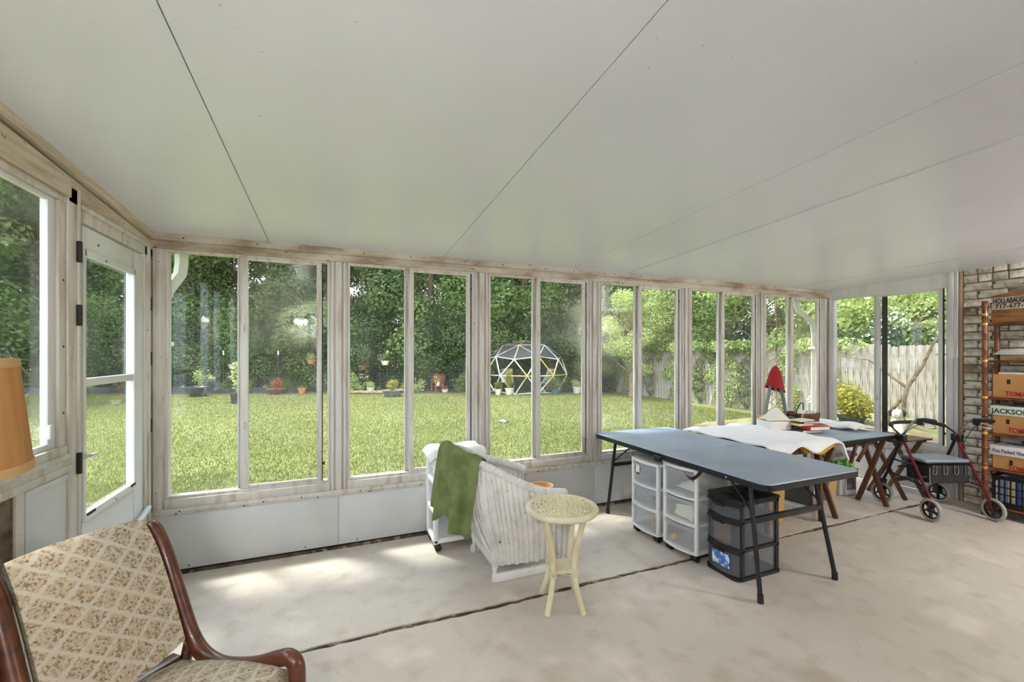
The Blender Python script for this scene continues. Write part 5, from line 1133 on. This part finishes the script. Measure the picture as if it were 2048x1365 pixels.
# ---- bamboo shelf against the brick
be = thing('bamboo_shelf', 'tall bamboo pole shelf standing against the brick wall', 'shelf', (0, 0, 0))
M['bamboo'] = mat('stained_bamboo', S(128, 66, 30), .35, c2=S(88, 40, 18), vs=9, stretch=(2, 2, .8), coat=.3); M['brass'] = mat('brass_band', S(206, 160, 74), .35, .6)
XF, XB_, Y0, Y1 = 5.575, 5.805, 2.005, .98
LV = [.10, .44, .76, 1.09, 1.43, 1.77]
pr_ = [(.026, 0), (.026, .015), (.021, .03)]
z = .04
while z < 1.86:
    pr_ += [(.0205, z), (.0195, z+.06), (.0205, z+.125), (.0245, z+.135), (.0205, z+.145)]; z += .15
pr_ += [(.02, 1.88), (.014, 1.90), (.014, 1.91), (.024, 1.925), (.026, 1.945), (.018, 1.965), (.001, 1.97)]
for x in (XF, XB_):
    for y in (Y0, Y1):
        po = MB().lathe(pr_, 16, (x, y, 0)).build('pole', M['bamboo'], be)
        for zz in LV[1:]+[1.86]: MB().lathe([(.0225, -.011), (.0245, 0), (.0225, .011)], 16, (x, y, zz)).build('brass_ring', M['brass'], po)
for z in LV:
    MB().tube([(XF, Y0, z-.005), (XF, Y1, z-.005)], .009, 8).tube([(XB_, Y0, z-.005), (XB_, Y1, z-.005)], .009, 8).tube([(XF, Y0, z-.005), (XB_, Y0, z-.005)], .009, 8).tube([(XF, Y1, z-.005), (XB_, Y1, z-.005)], .009, 8).build('shelf_rail', M['bamboo'], be)
    MB().rbox(XF+.004, XB_-.004, Y1+.01, Y0-.01, z-.008, z+.003, .002).build('shelf_board', M['walnut'], be)
def on(z): return z+.004
# wooden sign
sg = thing('wooden_sign', 'old wooden crate-end sign with stencilled lettering on the top shelf', 'sign', (5.60, 1.97, on(1.77)))
M['signw'] = mat('old_sign_wood', S(148, 104, 56), .8, c2=S(86, 54, 28), vs=7, stretch=(4, .6, 5), bump=.3, bs=30)
MB().prism([(0, 0), (.62, 0), (.62, .31), (.3, .29), (.12, .275), (.04, .262), (0, .25)], 0, .018, Matrix(((0, 0, 1, 0), (-1, 0, 0, 0), (0, 1, 0, 0), (0, 0, 0, 1)))).build('board', M['signw'], sg)
MB().rbox(-.0015, .0, -.6, -.003, .125, .235, .0005).build('painted_band', mat('worn_cream_paint', S(196, 186, 172), .8, c2=S(150, 120, 88), vs=8, lo=.55, hi=.7), sg)
text('HOLLABAUGH', .066, M['blktxt'], sg, face_minus_x(-.003, -.010, .180), sx=.50, bold=.0016); text('717-677-', .052, M['blktxt'], sg, face_minus_x(-.003, -.025, .136), sx=.80, bold=.0015, spacing=1.15)
MB().tube([(.02, -.1, .275), (.03, -.3, .30), (.02, -.5, .30)], .012, 6).build('backing_strip', mat('teal_wood', S(110, 130, 124), .8), sg)
MB().rbox(.004, .012, -.62, -.02, .0, .012, .002).build('foot_strip', M['paper'], sg)
# papers, tomato cartons, crate
ps = thing('paper_stack', 'stack of pale blue papers lying on the upper shelf', 'papers', (5.70, 1.74, on(1.43)), R(2))
for k in range(4): MB().rbox(-.10+.004*k, .10, -.24+.01*k, .22-.012*k, .055+.012*k, .064+.012*k, .002).build('sheaf', mat('pale_blue_paper', S(206, 220, 226), .7) if k % 2 else M['paper'], ps)
small('brown_parcel', 'flat kraft paper parcel under the pale blue papers', 'parcel', MB().rbox(-.09, .10, -.22, .18, 0, .052, .004), mat('kraft', S(190, 160, 112), .8, c2=S(150, 120, 78), vs=9), (5.70, 1.74, on(1.43)), R(-2))
def carton(lab, z, h, txt, ty, tz, hole_y, lid=None, lidtxt=None):
    t = thing('produce_carton', lab, 'carton', (5.595, 1.965, z)); L_, D_ = .56, .215
    MB().box(0, D_, -L_, 0, 0, .004).box(0, .004, -L_, 0, 0, h).box(D_-.004, D_, -L_, 0, 0, h).box(0, D_, -.004, 0, 0, h).box(0, D_, -L_, -L_+.004, 0, h).build('body', M['card'], t, smooth=False)
    MB().rbox(-.0008, .001, hole_y-.011, hole_y+.011, h-.088, h-.045, .0004).build('hand_hole', M['dark'], t)
    text(txt, .058, M['redtxt'], t, face_minus_x(-.001, ty, tz), sx=.78, bold=.002)
    if lid:
        MB().rbox(-.008, D_+.004, -L_-.004, .012, h-.012, h+lid, .003).build('lid', M['paper'], t)
        s_, sz, mm, yy, zz, sx_ = lidtxt; text(s_, sz, mm, t, face_minus_x(-.0095, yy, zz), sx=sx_, bold=.0012)
    return t
carton('tomato carton with a white tray on top on the shelf below the papers', on(1.09), .215, 'TOMATOES', -.085, .022, -.105)
small('white_tray', 'white tray resting in the open tomato carton', 'tray', MB().rbox(0, .20, -.5, -.02, 0, .022, .006), M['paper'], (5.603, 1.95, 1.306))
carton('tomato carton with a white lid printed JACKSON', on(.76), .185, 'TOMATOES', -.10, .028, -.10, .072, ('JACKSON', .062, M['grntxt'], -.0, .19, .88))
carton('tomato carton with a white lid in violet script', on(.44), .14, 'TOMATOES', -.10, .01, -.12, .075, ('Vine Packed Vine', .048, M['purtxt'], .0, .152, .62))
small('blue_papers', 'printed papers lying on the white lid in violet script', 'papers', MB().rbox(0, .18, -.5, -.05, 0, .012, .003), mat('printed_cover', S(196, 200, 214), .6, c2=S(90, 100, 150), vs=12, lo=.55, hi=.65), (5.61, 1.95, .6605))
small('folded_blanket', 'dark folded cloth lying on the JACKSON carton lid', 'cloth', MB().rbox(.02, .2, -.5, -.08, 0, .02, .008), mat('plum_cloth', S(84, 66, 76), .8), (5.60, 1.95, 1.0225))
# lattice crate with books
mc = thing('lattice_crate', 'black plastic lattice crate on the bottom shelf', 'crate', (5.58, 1.965, on(.10)))
h_, L_, D_ = .285, .50, .225
MB().rbox(0, D_, -L_, 0, 0, .008, .002).build('bottom', M['bpl'], mc)
for z0_, z1_ in ((0, .05), (.25, h_)): MB().rbox(-.001, .012, -L_, 0, z0_, z1_, .002).rbox(D_-.012, D_, -L_, 0, z0_, z1_, .002).rbox(0, D_, -.012, 0, z0_, z1_, .002).rbox(0, D_, -L_, -L_+.012, z0_, z1_, .002).build('band', M['bpl'], mc)
for k in range(14): y = -.012-k*.036; MB().box(.001, .008, y-.005, y+.005, .05, .25).build('slat', M['bpl'], mc)
for k in range(6): x = .02+k*.037; MB().box(x-.006, x+.006, -.008, -.001, .05, .25).build('slat', M['bpl'], mc)
for z_ in (.115, .18): MB().box(.002, .007, -L_, 0, z_-.005, z_+.005).box(0, D_, -.007, -.002, z_-.005, z_+.005).build('lattice_bar', M['bpl'], mc)
cols = [('white', (226, 226, 222)), ('pale blue', (150, 176, 206)), ('cream', (222, 210, 180)), ('blue', (70, 104, 180)), ('grey', (150, 150, 156)), ('black', (44, 42, 48)), ('tan', (190, 160, 110)), ('teal', (70, 130, 140)), ('white-spined', (236, 232, 228)), ('navy', (40, 52, 96))]
yy = -.02
for k, (nm, c) in enumerate(cols):
    th_ = .03+.012*(k % 3); 
    if yy-th_ < -.48: break
    hh = .22+.02*((k*7) % 4)
    b = thing('magazine_volume', '%s volume standing in the black lattice crate' % nm, 'book', (5.60, 1.965+yy-th_/2, .1135))
    MB().rbox(0, .17, -th_/2+.001, th_/2-.001, 0, hh, .002).build('cover', mat('vol_'+nm.replace(' ', '_').replace('-', '_'), S(*c), .6), b); MB().box(.004, .168, -th_/2+.003, th_/2-.003, hh-.001, hh+.001).build('pages', M['paper'], b)
    yy -= th_+.002
MB_l = MB().rbox(0, .18, -.4, -.06, 0, .02, .004); small('dark_folder', 'dark folder lying flat on top of the crate volumes', 'folder', MB_l, mat('dark_folder', S(52, 46, 58), .6), (5.60, 1.955, .398))
